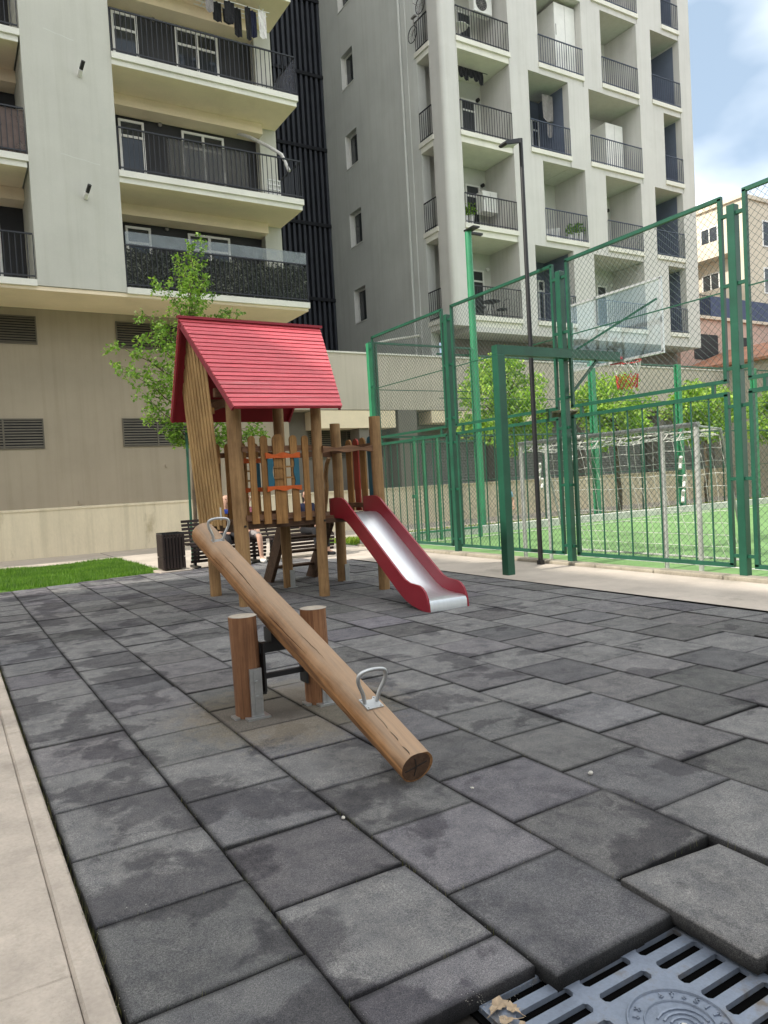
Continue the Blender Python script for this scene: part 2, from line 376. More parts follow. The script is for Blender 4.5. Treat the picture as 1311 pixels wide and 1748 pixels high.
def tiles():
    bm = bmesh.new(); lay = bm.loops.layers.color.new('tint')
    xs = [0, .5, 1.0, 1.5, 2.0, 2.5, 3.0, 3.505, 4.01, 4.515, 5.02, 5.525]
    r = random.Random(3)
    def tile(x0, y0, x1, y1, dz=0, tilt=(0,0), rot=0, tint=None, g=.003, th=.045):
        cx, cy = (x0+x1)/2, (y0+y1)/2
        w, h = (x1-x0)/2-g, (y1-y0)/2-g
        c = .004
        def tp(u, v, z):
            X = u*math.cos(rot)-v*math.sin(rot); Y = u*math.sin(rot)+v*math.cos(rot)
            return bm.verts.new((cx+X, cy+Y, z+dz+tilt[0]*u+tilt[1]*v))
        ring = []
        K = 6
        # outline with slightly worn, uneven edges
        def edge(inset, z, jit):
            vs = []
            for (ax, ay, bx, by) in ((-1,-1,1,-1),(1,-1,1,1),(1,1,-1,1),(-1,1,-1,-1)):
                for k in range(K):
                    t = k/K
                    u = (ax+(bx-ax)*t)*(w-inset); v = (ay+(by-ay)*t)*(h-inset)
                    if k == 0: u *= .994; v *= .994
                    vs.append(tp(u+r.uniform(-jit,jit), v+r.uniform(-jit,jit), z+r.uniform(-jit,jit)*.5))
            return vs
        a = edge(0, -th, 0); b_ = edge(0, -c*1.2, .0016); d = edge(c, 0, .0012); e = edge(.022, 0, .002)
        t = tint or (lambda q: (q, q*r.uniform(.985,1.005), q*r.uniform(.99,1.03)))(r.uniform(.80,1.18))
        tE = tuple(q*.50 for q in t); tM = tuple(q*.72 for q in t); tS = tuple(q*.25 for q in t)
        n = 4*K
        def fc(vs, cols):
            f = bm.faces.new(vs)
            for l, q in zip(f.loops, cols): l[lay] = (*q, 1)
            f.smooth = True
        for i in range(n):
            j = (i+1)%n
            fc([a[i],a[j],b_[j],b_[i]], [tS,tS,tE,tE])
            fc([b_[i],b_[j],d[j],d[i]], [tE,tE,tM,tM])
            fc([d[i],d[j],e[j],e[i]], [tM,tM,t,t])
        fc(e, [t]*n)
    for i in range(11):
        x0, x1 = xs[i], xs[i+1]
        off = 0 if i%2 == 0 else .25
        y = -4.5 + off - (.5 if off else 0)
        end = 10.28 + .1*i - (.16*(i-5) if i > 5 else 0)
        while y < end - .1:
            y0, y1 = y, min(y+.5, end)
            y += .5
            # the corner with the drain
            if i == 2 and y0 > -1.95 and y1 < -.95: continue
            if i == 3 and abs(y0+.75) < .01: pass
            if i == 3 and y1 < -.7 and y0 > -1.4:
                continue
            if i == 1 and y0 > -1.6 and y1 < -.7:
                tile(x0, -.925, x1, y1, tint=(.95,.94,.97)); continue
            if i == 1 and y0 > -2.1 and y1 < -1.2:
                tile(x0, y0, .79, y1, tint=(.8,.8,.82)); continue
            dz = r.uniform(-.004, .004)
            tl = (r.uniform(-.008,.008), r.uniform(-.008,.008))
            near = y0 < 1.5
            if near and r.random() < .25: tl = (r.uniform(-.02,.02), r.uniform(-.025,.025))
            tile(x0, y0 + r.uniform(-.006,.006), x1, y1, dz, tl, r.uniform(-.006,.006))
    tile(1.47, -1.285, 1.965, -.80, .012, (-.05,.012), -.03, (1.28,1.27,1.26))
    tile(1.55, -1.80, 2.02, -1.31, -.004, (.0,.01), .01)
    y = -4.5                       # bevelled edging along the right side
    while y < 9.6:
        tile(5.545, y, 6.06, y+.5, -.012, (-.045, r.uniform(-.004,.004)), 0, g=.006); y += .5
    me = bpy.data.meshes.new('playground_tiles'); bm.to_mesh(me); bm.free(); me.materials.append(M['tile'])
    o = bpy.data.objects.new('playground_tiles', me); COL.objects.link(o); tag(o, kind='structure')
tiles()

mb = MB()     # pale strip left of the tiles
mb.cbox(-.092, -5, -.06, -.012, 10.3, .004, .010)
structure(mb, 'kerb_strip', M['concrete'])
mb = MB(); y = -5.
while y < 10:
    mb.cbox(-3.2, y, -.06, -.095, y+2.397, .002, .004); y += 2.4
structure(mb, 'pavement', M['concrete'])
mb = MB(); r_ = random.Random(5)
mb.grid(6.07, -5, 7.52, 9.7, -.014, 4, 20, lambda x, y: .004*math.sin(3*x+y))
structure(mb, 'path', M['path'])
mb = MB(); mb.grid(3.02, 10.95, 7.6, 17.44, -.018, 8, 8); mb.grid(5.0, 9.55, 7.6, 10.95, -.019, 4, 4)
structure(mb, 'rear_path', M['path'])
mb = MB(); mb.grid(-20, 14.85, 3.0, 17.44, -.018, 8, 4); structure(mb, 'wall_path', M['path'])
mb = MB(); mb.grid(7.6, 13.95, 45, 17.44, -.016, 10, 4); structure(mb, 'court_path', M['path'])
mb = MB(); mb.grid(7.74, -12, 34, 12.2, -.03, 12, 12); structure(mb, 'court_turf', M['turf'])
mb = MB(); y = -12.
while y < 11.2:
    mb.cbox(7.54, y, -.06, 7.735, y+.99, .035+r_.uniform(-.006,.006), .012); y += 1.0
structure(mb, 'court_kerb', M['kerb'])
mb = MB(); mb.cbox(7.74, 12.02, -.06, 34, 12.22, .16, .012); structure(mb, 'court_edge', M['line'])
mb = MB(); mb.box(8.6, 11.3, -.029, 33, 11.38, -.026); mb.box(8.6, -10, -.029, 8.68, 11.3, -.026); structure(mb, 'court_line', M['line'])

def blades(name, mat, n, area, h, w, seed, label):
    r = random.Random(seed); mb = MB()
    vs = []; fs = []
    for i in range(n):
        x, y = area(r)
        a = r.uniform(0, 2*PI); H = h*r.uniform(.5,1.3); lean = H*r.uniform(.1,.8); b = r.uniform(0, 2*PI)
        dx, dy = math.cos(a)*w, math.sin(a)*w
        k = len(vs)
        vs += [(x-dx,y-dy,-.02),(x+dx,y+dy,-.02),(x+math.cos(b)*lean,y+math.sin(b)*lean,H)]
        fs.append((k,k+1,k+2))
    mb.v = vs; mb.f = fs
    o = mb.build(name, mat, fixn=False)
    return tag(o, label, 'grass', kind='stuff')
mb = MB(); mb.grid(-20, 10.3, 3.0, 14.85, -.03, 10, 6, lambda x, y: .01*math.sin(2*x)*math.sin(3*y)); structure(mb, 'lawn_soil', M['grassbase'])
def lawn(r):
    while True:
        x = r.uniform(-1.6, 2.98); y = r.uniform(10.3, 14.9)
        if y < 10.33+.2*max(0, x)+.07*math.sin(9*x)+.05*math.sin(23*x): continue
        if math.sin(2.3*x+1.1)*math.sin(1.9*y+.4) > .82 and r.random() < .8: continue
        if y > 14.6 + .25*math.sin(3*x): continue
        return x, y
blades('lawn_grass', M['grass'], 42000, lawn, .05, .006, 11, 'bright green lawn between the dark tiles and the tan wall')
mb = MB(); mb.grid(7.6, 12.23, 40, 13.95, -.01, 12, 3); structure(mb, 'verge_soil', M['grassbase'])
blades('verge_grass', M['grassbright'], 30000, lambda r: (r.uniform(7.7, 30), r.uniform(12.25, 13.95)), .09, .012, 12, 'sunlit yellow-green grass strip beyond the sports court')

def weed_area(r):
    while True:
        p = weed_spot(r)
        if not (.7 < p[0] < 1.6 and p[1] < -.8): return p
def weed_spot(r):
    k = r.random()
    if k < .45: return -.008+r.gauss(0,.006), r.uniform(-2,6)
    if k < .75: i = r.choice((1,1,2,2,2,3,4)); return i*.5+r.gauss(0,.004), r.choice((-1.2,-.9,-.3,.2,.75,1.4,2.2))+r.gauss(0,.12)
    i = r.choice((0,1,2,3)); return i*.5+r.uniform(0,.5), -1.5+.5*r.randint(0,8)+(.25 if i%2 else 0)+r.gauss(0,.004)
blades('joint_weeds', M['drygrass'], 1500, weed_area, .017, .0012, 15, 'tiny dry weeds and fibres caught in the tile joints')
# ------------------------------------------------------------------ seesaw
def log_tube(pts, rad, n=18, seed=1, amp=.05, rings=14):
    r = random.Random(seed); P = [Vector(p) for p in pts]
    ph = [r.uniform(0, 6.28) for _ in range(8)]
    mb = MB(); a, b = P[0], P[-1]; d = (b-a).normalized()
    u = Vector((0,0,1)) if abs(d.z) < .9 else Vector((0,1,0))
    X = d.cross(u).normalized(); Y = d.cross(X)
    vs = []; fs = []
    for i in range(rings+1):
        t = i/rings
        rr = rad(t) if callable(rad) else rad
        bend = X*(math.sin(t*3.1+ph[0])*rr*amp*2.2)+Y*(math.sin(t*2.3+ph[1])*rr*amp*1.6)
        c = a+(b-a)*t+bend
        for k in range(n):
            th = 2*PI*k/n
            q = rr*(1+amp*(.5*math.sin(2*th+ph[2]+t*2)+.4*math.sin(3*th+ph[3]-t*3)+.35*math.sin(t*9+ph[4]+th)))
            vs.append(c+X*math.cos(th)*q+Y*math.sin(th)*q)
    for i in range(rings):
        for k in range(n):
            fs.append((i*n+k, i*n+(k+1)%n, (i+1)*n+(k+1)%n, (i+1)*n+k))
    mb.add(vs, fs)
    c0 = len(mb.v); mb.v.append(tuple(sum((vs[k] for k in range(n)), Vector())/n)); mb.f += [(c0,(k+1)%n,k) for k in range(n)]
    c1 = len(mb.v); mb.v.append(tuple(sum((vs[rings*n+k] for k in range(n)), Vector())/n)); mb.f += [(c1,rings*n+k,rings*n+(k+1)%n) for k in range(n)]
    return mb

ss = thing('seesaw', 'long weathered log seesaw with steel handles on two short posts', 'seesaw', (1.39, 1.77, 0))
A = Vector((1.405, .285, .086)); B = Vector((1.385, 3.10, 1.035))
d = (B-A).normalized(); up = Vector((1,0,0)).cross(d).normalized()
lg = log_tube([A, B], lambda t: .080+.016*min(1, t*2.2)-.004*t, 26, 4, .045, 30)
# flat seat seats cut into the top at each end, a split running along the lower half
newv = []
for p in lg.v:
    q = Vector(p)-A; t = q.dot(d)/(B-A).length; hgt = q.dot(up)
    lim = None
    if t < .165: lim = .064
    if .885 < t < .925: lim = .052
    if lim and hgt > lim: p = tuple(Vector(p)-up*(hgt-lim)*.95)
    newv.append(p)
lg.v = newv
beam = lg.build('log_beam', M['log'], ss, smooth=True)
e = MB(); n = 20
ring = [A-d*.0025+(Vector((1,0,0))*math.cos(2*PI*k/n)+up*math.sin(2*PI*k/n)*(1 if math.sin(2*PI*k/n) < .7 else .93))*.074 for k in range(n)]
e.add(ring+[A-d*.003], [(n, (k+1)%n, k) for k in range(n)])
e.build('cut_end', M['endgrain'], beam)
ck = MB()          # open crack from the handle to the low end, following the log's surface
def log_top(dist, off):
    best = None; ok = []
    for p in lg.v:
        q = Vector(p)-A
        if abs(q.dot(d)-dist) < .10 and q.dot(up) > 0: ok.append((abs(q.x-off)+.2*abs(q.dot(d)-dist), q.dot(up)))
    ok.sort(); w_ = [(1/(e_+.003), h_) for e_, h_ in ok[:4]]
    return sum(x*y for x, y in w_)/sum(x for x, y in w_)
for k in range(23):
    s_ = -.004+k*.0165; off = -.034+.012*k/22+.0018*math.sin(k*.9)
    o2 = -.034+.012*(k+1)/22+.0018*math.sin((k+1)*.9)
    wd = (.0065-.0045*k/22)
    h0, h1 = log_top(s_, off)+.0015, log_top(s_+.0165, o2)+.0015
    P0 = A+d*s_+up*h0+Vector((off,0,0)); P1 = A+d*(s_+.0165)+up*h1+Vector((o2,0,0)); sx = Vector((wd/2,0,-wd*.12))
    n_ = len(ck.v); ck.add([P0-sx, P0+sx, P1+sx*.96, P1-sx*.96], [(0,1,2,3)])
ck.build('crack', M['soil'], beam)
def log_rad(dist, ang):
    ok = []
    for p in lg.v:
        q = Vector(p)-A; w_ = q-d*q.dot(d); a1 = math.atan2(-w_.x, w_.dot(up)); da = (a1-ang+PI)%(2*PI)-PI
        if abs(q.dot(d)-dist) < .12: ok.append((abs(da)*.08+.3*abs(q.dot(d)-dist), w_.length))
    ok.sort(); ws = [(1/(e_+.003), h_) for e_, h_ in ok[:4]]
    return sum(x*y for x, y in ws)/sum(x for x, y in ws)
for (s0, L_, a0, wd0) in ((1.0,.55,1.15,.004),(1.72,.7,.75,.0045),(.25,.42,1.75,.0035),(2.2,.5,1.5,.0035),(1.25,.8,1.9,.003),(.85,.35,.45,.003)):
    c2 = MB(); r9 = random.Random(int(s0*100)); K = 14; pa = None
    for k in range(K+1):
        di = s0+L_*k/K; an = a0+.05*math.sin(k*.25+s0*5)+r9.uniform(-.02,.02); rr_c = log_rad(di, an)+.0012
        dirv = up*math.cos(an)+Vector((-1,0,0))*math.sin(an); tg = d.cross(dirv); wv = wd0*math.sin(PI*(k+.25)/(K+.5))
        pt = A+d*di+dirv*rr_c; cur = (pt-tg*wv*.5, pt+tg*wv*.5)
        if pa: c2.add([pa[0], pa[1], cur[1], cur[0]], [(0,1,2,3)])
        pa = cur
    c2.build('crack', M['crack'], beam)
ck = MB()
for a_, l_ in ((.3,.055),(1.9,.05),(3.4,.06),(4.6,.05)):
    p0 = A-d*.0045; p1 = p0+(Vector((1,0,0))*math.cos(a_)+up*math.sin(a_))*l_
    ck.beam(p0, p1, .004, .003, up=d)
ck.build('end_crack', M['soil'], beam)
def handle(t, lift):
    c = A+d*t+up*lift
    X = Vector((1,0,0))
    pl = MB(); pl.add([c-X*.045-d*.05, c+X*.045-d*.05, c+X*.045+d*.04, c-X*.045+d*.04, c-X*.045-d*.05+up*.006, c+X*.045-d*.05+up*.006, c+X*.045+d*.04+up*.006, c-X*.045+d*.04+up*.006],
        [(0,3,2,1),(4,5,6,7),(0,1,5,4),(1,2,6,5),(2,3,7,6),(3,0,4,7)])
    for sx in (-.034,.034):
        for sd in (-.04,.03): pl.tube([c+X*sx+d*sd+up*.005, c+X*sx+d*sd+up*.011], .005, 6)
    h = MB()
    base = [(-.030,-.01),(-.046,.055),(-.074,.118),(-.070,.160),(-.030,.174),(.030,.174),(.070,.160),(.074,.118),(.046,.055),(.030,-.01)]
    prof = []
    for i in range(len(base)-1):      # rounded through the points
        p0, p1, p2, p3 = base[max(0,i-1)], base[i], base[i+1], base[min(len(base)-1,i+2)]
        for j in range(5):
            t_ = j/5
            prof.append(tuple(.5*((2*p1[c])+(p2[c]-p0[c])*t_+(2*p0[c]-5*p1[c]+4*p2[c]-p3[c])*t_*t_+(3*p1[c]-p0[c]-3*p2[c]+p3[c])*t_**3) for c in (0,1)))
    prof.append(base[-1])
    tilt = (up*.97+Vector((0,0,1))*.6).normalized()
    h.tube([c+X*u+tilt*v for u, v in prof], .0100, 10)
    hh = h.build('handle', M['steel'], ss, smooth=True)
    pl.build('handle_plate', M['steel'], hh)
handle(.42, .066); handle(2.66, .056)
for px, py, hgt, sd in ((1.175,1.775,.60,5),(1.63,1.75,.59,6)):
    p = log_tube([(px,py,-.03),(px,py,hgt)], .083, 20, sd, .03, 8).build('support_post', M['stump'], ss, smooth=True)
    c = MB(); n = 20
    c.add([(px+.084*math.cos(2*PI*k/n), py+.084*math.sin(2*PI*k/n), hgt+.0025) for k in range(n)]+[(px,py,hgt+.006)], [(k,(k+1)%n,n) for k in range(n)])
    c.build('post_top', M['endgrey'], p)
    b = MB()        # galvanised channel with bolts on the camera side, foot flange on the ground
    b.box(px-.012, py-.098, .012, px+.062, py-.082, .295); b.box(px+.010, py-.104, .012, px+.040, py-.099, .295)
    b.box(px-.045, py-.125, -.002, px+.095, py-.02, .010)
    b.box(px-.10, py-.05, -.002, px-.07, py+.03, .010)
    for k in range(7):
        for sx in (-.004, .054): b.tube([(px+sx,py-.099,.04+k*.038),(px+sx,py-.1045,.04+k*.038)], .0042, 6)
    for zz in (.13,.22): b.tube([(px+.025,py-.104,zz),(px+.025,py-.114,zz)], .009, 6)
    b.build('bracket', M['steel'], p)
pv = MB()
pv.box(1.255, 1.735, .365, 1.55, 1.785, .425); pv.box(1.255, 1.745, .205, 1.55, 1.775, .235)
pv.box(1.32, 1.70, .425, 1.47, 1.82, .51); pv.tube([(1.15,1.76,.225),(1.66,1.76,.225)], .012, 8)
pv.box(1.262, 1.70, .14, 1.275, 1.80, .43); pv.box(1.535, 1.70, .14, 1.548, 1.80, .43)
pv.tube([(1.27,1.74,.12),(1.27,1.74,.20)], .018, 6)
pv.build('pivot', M['black'], ss)

# ------------------------------------------------------------------ playhouse with slide
ph_ = thing('playhouse', 'wooden tower playhouse with red gabled roof, picket walls and slide', 'playhouse', (3.4, 6.4, 0))
for k, (x, y, z1, rr) in enumerate(((2.66,5.82,2.62,.088),(3.655,5.73,2.52,.066),(2.66,6.95,2.58,.074),(3.66,6.88,2.62,.072),(4.455,5.66,2.20,.070),(4.47,6.82,2.22,.072))):
    p = log_tube([(x,y,-.03),(x,y,z1)], rr, 14, 20+k, .06, 16).build('post', M['post'], ph_, smooth=True)
    if k in (3, 5):
        b = MB(); b.box(x+.0, y-rr-.014, 0, x+.066, y-rr+.012, .24); b.box(x-.03, y-rr-.04, -.002, x+.09, y-rr+.02, .01)
        b.build('bracket', M['steel'], p)
    if k < 2:
        b = MB(); b.tube([(x+.015,y-rr-.012,.935),(x+.015,y-rr+.01,.935)], .014, 8); b.build('bolt_hole', M['soil'], p)
def part_beam(name, a, b, w, h, mat, parent, up=(0,0,1)):
    return MB().beam(a, b, w, h, up=up).build(name, M[mat], parent)
for y in (5.84, 6.90): part_beam('platform_beam', (2.62,y,.922), (4.48,y-.03,.922), .07, .058, 'stair', ph_)
for x in (2.72, 3.60, 4.42): part_beam('joist', (x,5.88,.90), (x,6.86,.90), .06, .10, 'stair', ph_)
for y in (5.88, 6.90): part_beam('roof_beam', (2.45,y,2.50), (3.86,y-.03,2.50), .06, .10, 'beamx', ph_)
part_beam('roof_beam', (2.66,5.80,2.42), (2.66,7.0,2.42), .05, .09, 'beamx', ph_)
fl = MB()
for k in range(9):
    y = 5.80+k*.125; fl.cbox(2.62, y, .952, 4.50, y+.118, .985, .004)
fl.build('platform', M['beamx'], ph_)
def roof_slope(R0, R1, E0, E1, n, mb, mb2):
    R0, R1, E0, E1 = map(Vector, (R0, R1, E0, E1))
    nn = (R1-R0).cross(E0-R0).normalized()
    if nn.z < 0: nn = -nn
    for k in range(n):
        t0, t1 = k/n, (k+1)/n-.0085
        a0 = R0.lerp(E0, t0); a1 = R1.lerp(E1, t0); b0 = R0.lerp(E0, t1); b1 = R1.lerp(E1, t1)
        lo, hi = .012+.0015*math.sin(k*2.7), .016+.002*math.sin(k*1.9+1)
        vs = [a0+nn*lo, a1+nn*lo, b1+nn*hi, b0+nn*hi, a0-nn*.004, a1-nn*.004, b1-nn*.004, b0-nn*.004]
        mb.add(vs, [(0,1,2,3),(7,6,5,4),(0,4,5,1),(1,5,6,2),(2,6,7,3),(3,7,4,0)])
def roof_deck(R0, R1, E0, E1, par):
    R0, R1, E0, E1 = map(Vector, (R0, R1, E0, E1)); nn = (R1-R0).cross(E0-R0).normalized()
    if nn.z < 0: nn = -nn
    i = (R1-R0).normalized()*.006
    q = [R0+i, R1-i, E1-i, E0+i]
    d_ = MB(); d_.add([p-nn*.006 for p in q]+[p-nn*.016 for p in q], [(0,1,2,3),(7,6,5,4),(0,4,5,1),(1,5,6,2),(2,6,7,3),(3,7,4,0)]); d_.build('roof_deck', M['reddark'], par)
RA, RB = (2.24,6.38,3.44), (4.11,6.38,3.43)
EF0, EF1 = (2.52,5.42,2.275), (3.86,5.40,2.285)
ER0, ER1 = (2.29,7.22,2.30), (3.95,7.24,2.30)
rf = MB(); roof_slope(RA, RB, EF0, EF1, 21, rf, None)
rfo = rf.build('roof_slope', M['red'], ph_)
roof_deck(RA, RB, EF0, EF1, rfo)
rf = MB(); roof_slope(RA, RB, ER0, ER1, 21, rf, None)
roof_deck(RA, RB, ER0, ER1, rf.build('roof_slope', M['red'], ph_))
rc = MB(); rc.beam((2.22,6.37,3.462),(4.13,6.37,3.452), .07, .03); rc.build('ridge_cap', M['redpanel'], rfo)
for (a, b) in ((RA, EF0), (RA, ER0), (RB, EF1), (RB, ER1)):
    a = Vector(a); b = Vector(b); s_ = .02 if a.x < 3 else -.02; b = a.lerp(b, .955)
    part_beam('barge_board', a+Vector((s_,0,-.05)), b+Vector((s_,0,-.05)), .028, .075, 'redpanel', ph_)
def gable_board(y, w, xb, xt, z0, tops, sgn, mb):
    z1a = tops(y-w/2); z1b = tops(y+w/2); zc = tops(y)
    th = .011
    zm = lambda z: xb+(xt-xb)*(z-.95)/(3.2-.95)
    vs = []
    for o in (0, th):
        vs += [(zm(z0)+o,y-w/2,z0),(zm(z0)+o,y+w/2,z0),(zm(z1b)+o,y+w/2,z1b),(zm(max(zc,z1a,z1b))+o,y,max(zc, (z1a+z1b)/2)),(zm(z1a)+o,y-w/2,z1a)]
    mb.add(vs, [(0,1,2,3,4),(9,8,7,6,5)]+[(i,5+i,5+(i+1)%5,(i+1)%5) for i in range(5)])
def rooftop(y):
    if y < 6.38: return 3.40-(6.38-y)*(3.40-2.26)/.96
    return 3.40-(y-6.38)*(3.40-2.28)/.84
gb = MB()
for k in range(9):
    y = 5.96+k*.118; gable_board(y, .082, 2.50, 2.36, .93+.03*math.sin(k*2.2), rooftop, 1, gb)
gw = gb.build('gable_wall', M['board'], ph_)
for k, z in enumerate((1.05, 1.72, 2.3)):
    xx = 2.50-(z-.95)*.062+.03; part_beam('batten', (xx,5.93,z), (xx,6.95,z), .03, .07, 'picket', gw)
st_ = MB(); st_.box(2.478, 5.985, 1.02, 2.486, 6.02, 1.17); st_.build('notice_strip', M['white'], gw)
def picket(mb, c, w, z0, z1, t, axis, wave=0.):
    n = 7; pts = []
    pts.append((c-w/2, z0)); pts.append((c+w/2, z0)); pts.append((c+w/2-.006, z0+(z1-z0)*.5)); pts.append((c+w/2, z1-w/2))
    for k in range(1, n): a = PI*k/n; pts.append((c+math.cos(a)*w/2, z1-w/2+math.sin(a)*w/2))
    pts.append((c-w/2, z1-w/2)); pts.append((c-w/2+.005, z0+(z1-z0)*.55))
    mb.prism(pts, axis, t, t+.024)
def panel(y):
    mb = MB()
    for c, w, z0, z1 in ((2.81,.085,.955,1.985),(2.96,.090,.945,1.985),(3.14,.145,.935,2.0),(3.335,.095,.95,1.985),(3.49,.082,.95,1.98)):
        picket(mb, c, w, z0, z1, y, 'y')
    p = mb.build('picket_wall', M['picket'], ph_)
    b = MB(); b.box(2.70, y+.024, 1.80, 3.62, y+.06, 1.865); b.box(2.70, y+.024, 1.0, 3.62, y+.06, 1.06); b.build('rail', M['beamx'], p)
    for z0, s_ in ((1.715,1),(1.335,-1)):
        w = MB()
        pts = []
        for k in range(17): u = k/16; pts.append((2.965+u*.44, z0+(.055 if s_ > 0 else 0)+s_*(.012*math.cos(u*4*PI)) ))
        pts += [(3.405, z0+(0 if s_ > 0 else .05)), (2.965, z0+(0 if s_ > 0 else .05))]
        w.prism(pts, 'y', y-.022, y-.001)
        wo = w.build('window_trim', M['orange'], p)
    for x0, x1, sg in ((2.985,3.052,1),(3.322,3.388,-1)):
        pts = [(x0,1.385),(x1,1.385)]
        for k in range(9): u = k/8; pts.append((x1+(.010*math.sin(u*3*PI) if sg > 0 else 0), 1.385+u*.325))
        for k in range(9): u = 1-k/8; pts.append((x0+(.010*math.sin(u*3*PI) if sg < 0 else 0), 1.385+u*.325))
        MB().prism(pts, 'y', y-.018, y-.002).build('shutter', M['teal'], wo)
    g = MB()
    for z in (1.47,1.6): g.box(3.055, y-.014, z, 3.318, y-.002, z+.022)
    g.box(3.18, y-.018, 1.385, 3.205, y-.003, 1.71)
    g.build('glazing_bar', M['picket'], wo)
panel(5.715); panel(6.99)
mb = MB(); picket(mb, 2.885, .05, .98, 1.9, 5.76, 'y'); picket(mb, 3.05, .05, .98, 1.88, 5.76, 'y'); picket(mb, 3.24, .05, .98, 1.9, 5.76, 'y')
# wavy cross rail over the slide
def wavy(a, b, z, hh, t, axis):
    pts = []
    for k in range(21): u = k/20; pts.append((a+(b-a)*u, z+hh/2+.014*math.cos(u*4*PI)))
    for k in range(21): u = 1-k/20; pts.append((a+(b-a)*u, z-hh/2-.010*math.cos(u*4*PI+.6)))
    return MB().prism(pts, axis, t, t+.05)
wavy(3.69, 4.43, 1.80, .062, 5.63, 'y').build('wavy_rail', M['beamx'], ph_)
wavy(3.69, 4.43, 1.80, .062, 6.86, 'y').build('wavy_rail', M['beamx'], ph_)
for c, w, mm in ((6.42,.155,'picket'),(6.225,.14,'redwood'),(6.04,.14,'picket'),(5.84,.13,'teal')):
    mb = MB(); picket(mb, c, w, 1.0, 1.965, 4.455, 'x'); o = mb.build('side_picket', M[mm], ph_)
    if mm != 'picket': o['label'] = {'redwood':'red painted picket','teal':'teal painted picket'}[mm]
mb = MB(); mb.box(4.40, 5.70, 1.80, 4.453, 6.78, 1.87); mb.box(4.40, 5.70, 1.05, 4.453, 6.78, 1.11); mb.build('side_rail', M['beamx'], ph_)
# ladder stairs at the back
for x in (3.70, 4.40):
    mb = MB(); mb.prism([(6.92,.99),(7.06,.99),(7.86,.0),(7.56,.0),(6.92,.80)], 'x', x-.028, x+.028); mb.build('stringer', M['stair'], ph_)
for z, y in ((.23,7.60),(.45,7.42),(.66,7.24),(.85,7.06)):
    mb = MB(); mb.cbox(3.73, y-.08, z-.035, 4.37, y+.08, z, .005); mb.build('tread', M['stair'], ph_)
for x in (3.70, 4.42):
    mb = MB(); mb.tube([(x,6.94,1.75),(x,7.02,1.66),(x,7.08,1.5),(x,7.06,1.35),(x,7.12,1.15),(x,7.2,.9)], [.03,.032,.034,.032,.034,.03], 8); mb.build('handrail', M['post'], ph_, smooth=True)
# slide
TOP = [(5.92,1.195),(5.70,1.205),(5.60,1.20),(5.50,1.165),(5.42,1.11),(5.34,1.055),(4.80,.690),(4.30,.350),(4.22,.302),(4.14,.275),(4.04,.268),(3.96,.262),(3.90,.240),(3.85,.200),(3.81,.13),(3.795,.06),(3.79,.0)]
BOT = [(3.90,.0),(3.98,.012),(4.10,.035),(4.22,.075),(4.34,.140),(4.80,.455),(5.34,.820),(5.50,.915),(5.60,.945),(5.92,.95)]
CH = [(5.90,1.005),(5.60,1.0),(5.50,.965),(5.40,.905),(5.30,.84),(4.80,.500),(4.36,.215),(4.24,.160),(4.12,.135),(3.98,.128),(3.86,.125),(3.815,.110),(3.797,.08),(3.795,.0)]
sl = MB(); x0, x1 = 3.895, 4.365
vs = []; fs = []
for (y, z) in CH: vs += [(x0,y,z),(x1,y,z)]
for i in range(len(CH)-1): fs.append((2*i,2*i+1,2*i+3,2*i+2))
sl.add(vs, fs)
sl.add([(a,b,c-.006) for a,b,c in vs], fs)
slide = sl.build('slide', M['inox'], ph_, smooth=True)
for x in (3.872, 4.366):
    mb = MB(); mb.prism(TOP+BOT, 'x', x, x+.022); mb.build('side_panel', M['redpanel'], slide)
# bolts row at slide top
mb = MB()
for k in range(5): mb.box(3.93+k*.08, 5.66, 1.006, 3.97+k*.08, 5.70, 1.012)
mb.build('fixing', M['black'], slide)

# ------------------------------------------------------------------ drain grate
gr = MB()
X0, X1, Y0, Y1, ZT = .80, 1.53, -1.66, -.915, -.036
cols = [(.852,1.035),(1.078,1.258),(1.302,1.478)]
ys = [-.945-.0715*k for k in range(10)]
def solid(x0, y0, x1, y1): gr.box(x0, y0, ZT-.03, x1, y1, ZT)
xs_ = [X0, cols[0][0], cols[0][1], cols[1][0], cols[1][1], cols[2][0], cols[2][1], X1]
for i in (0, 2, 4, 6): solid(xs_[i], Y0, xs_[i+1], Y1)
CX, CY, CR = 1.165, -1.262, .135
for ci, (a, b) in enumerate(cols):
    prev = Y1
    for k, y in enumerate(ys):
        hw = .0185
        closed = ci == 1 and abs(y-CY) < .12
        closed = closed or (ci == 0 and abs(y-CY) < .10 and False)
        if closed: continue
        gr.box(a, y+hw, ZT-.03, b, prev, ZT); prev = y-hw
        # rounded slot ends
        for ex, sg in ((a, 1), (b, -1)):
            for vy in (y+hw, y-hw):
                gr.add([(ex,vy,ZT-.0005),(ex+sg*.010,vy,ZT-.0005),(ex,vy+(-.010 if vy > y else .010),ZT-.0005)], [(0,1,2)])
    gr.box(a, Y0, ZT-.03, b, prev, ZT)
grate = thing('drain_grate', 'bluish cast iron drain grate with slots set among the rubber tiles', 'drain grate', (1.165,-1.28,-.036))
gp = gr.build('grate_plate', M['cast'], grate)
n = 40; em = MB()
for (ra, rb, h) in ((.122,.130,.006),(.082,.088,.005)):
    vs = []
    for k in range(n):
        c_, s_ = math.cos(2*PI*k/n), math.sin(2*PI*k/n)
        vs += [(CX+c_*ra,CY+s_*ra,ZT+.0005),(CX+c_*(ra+.002),CY+s_*(ra+.002),ZT+h),(CX+c_*(rb-.002),CY+s_*(rb-.002),ZT+h),(CX+c_*rb,CY+s_*rb,ZT+.0005)]
    em.add(vs, [(4*k+i,4*k+i+1,(4*((k+1)%n))+i+1,(4*((k+1)%n))+i) for k in range(n) for i in range(3)])
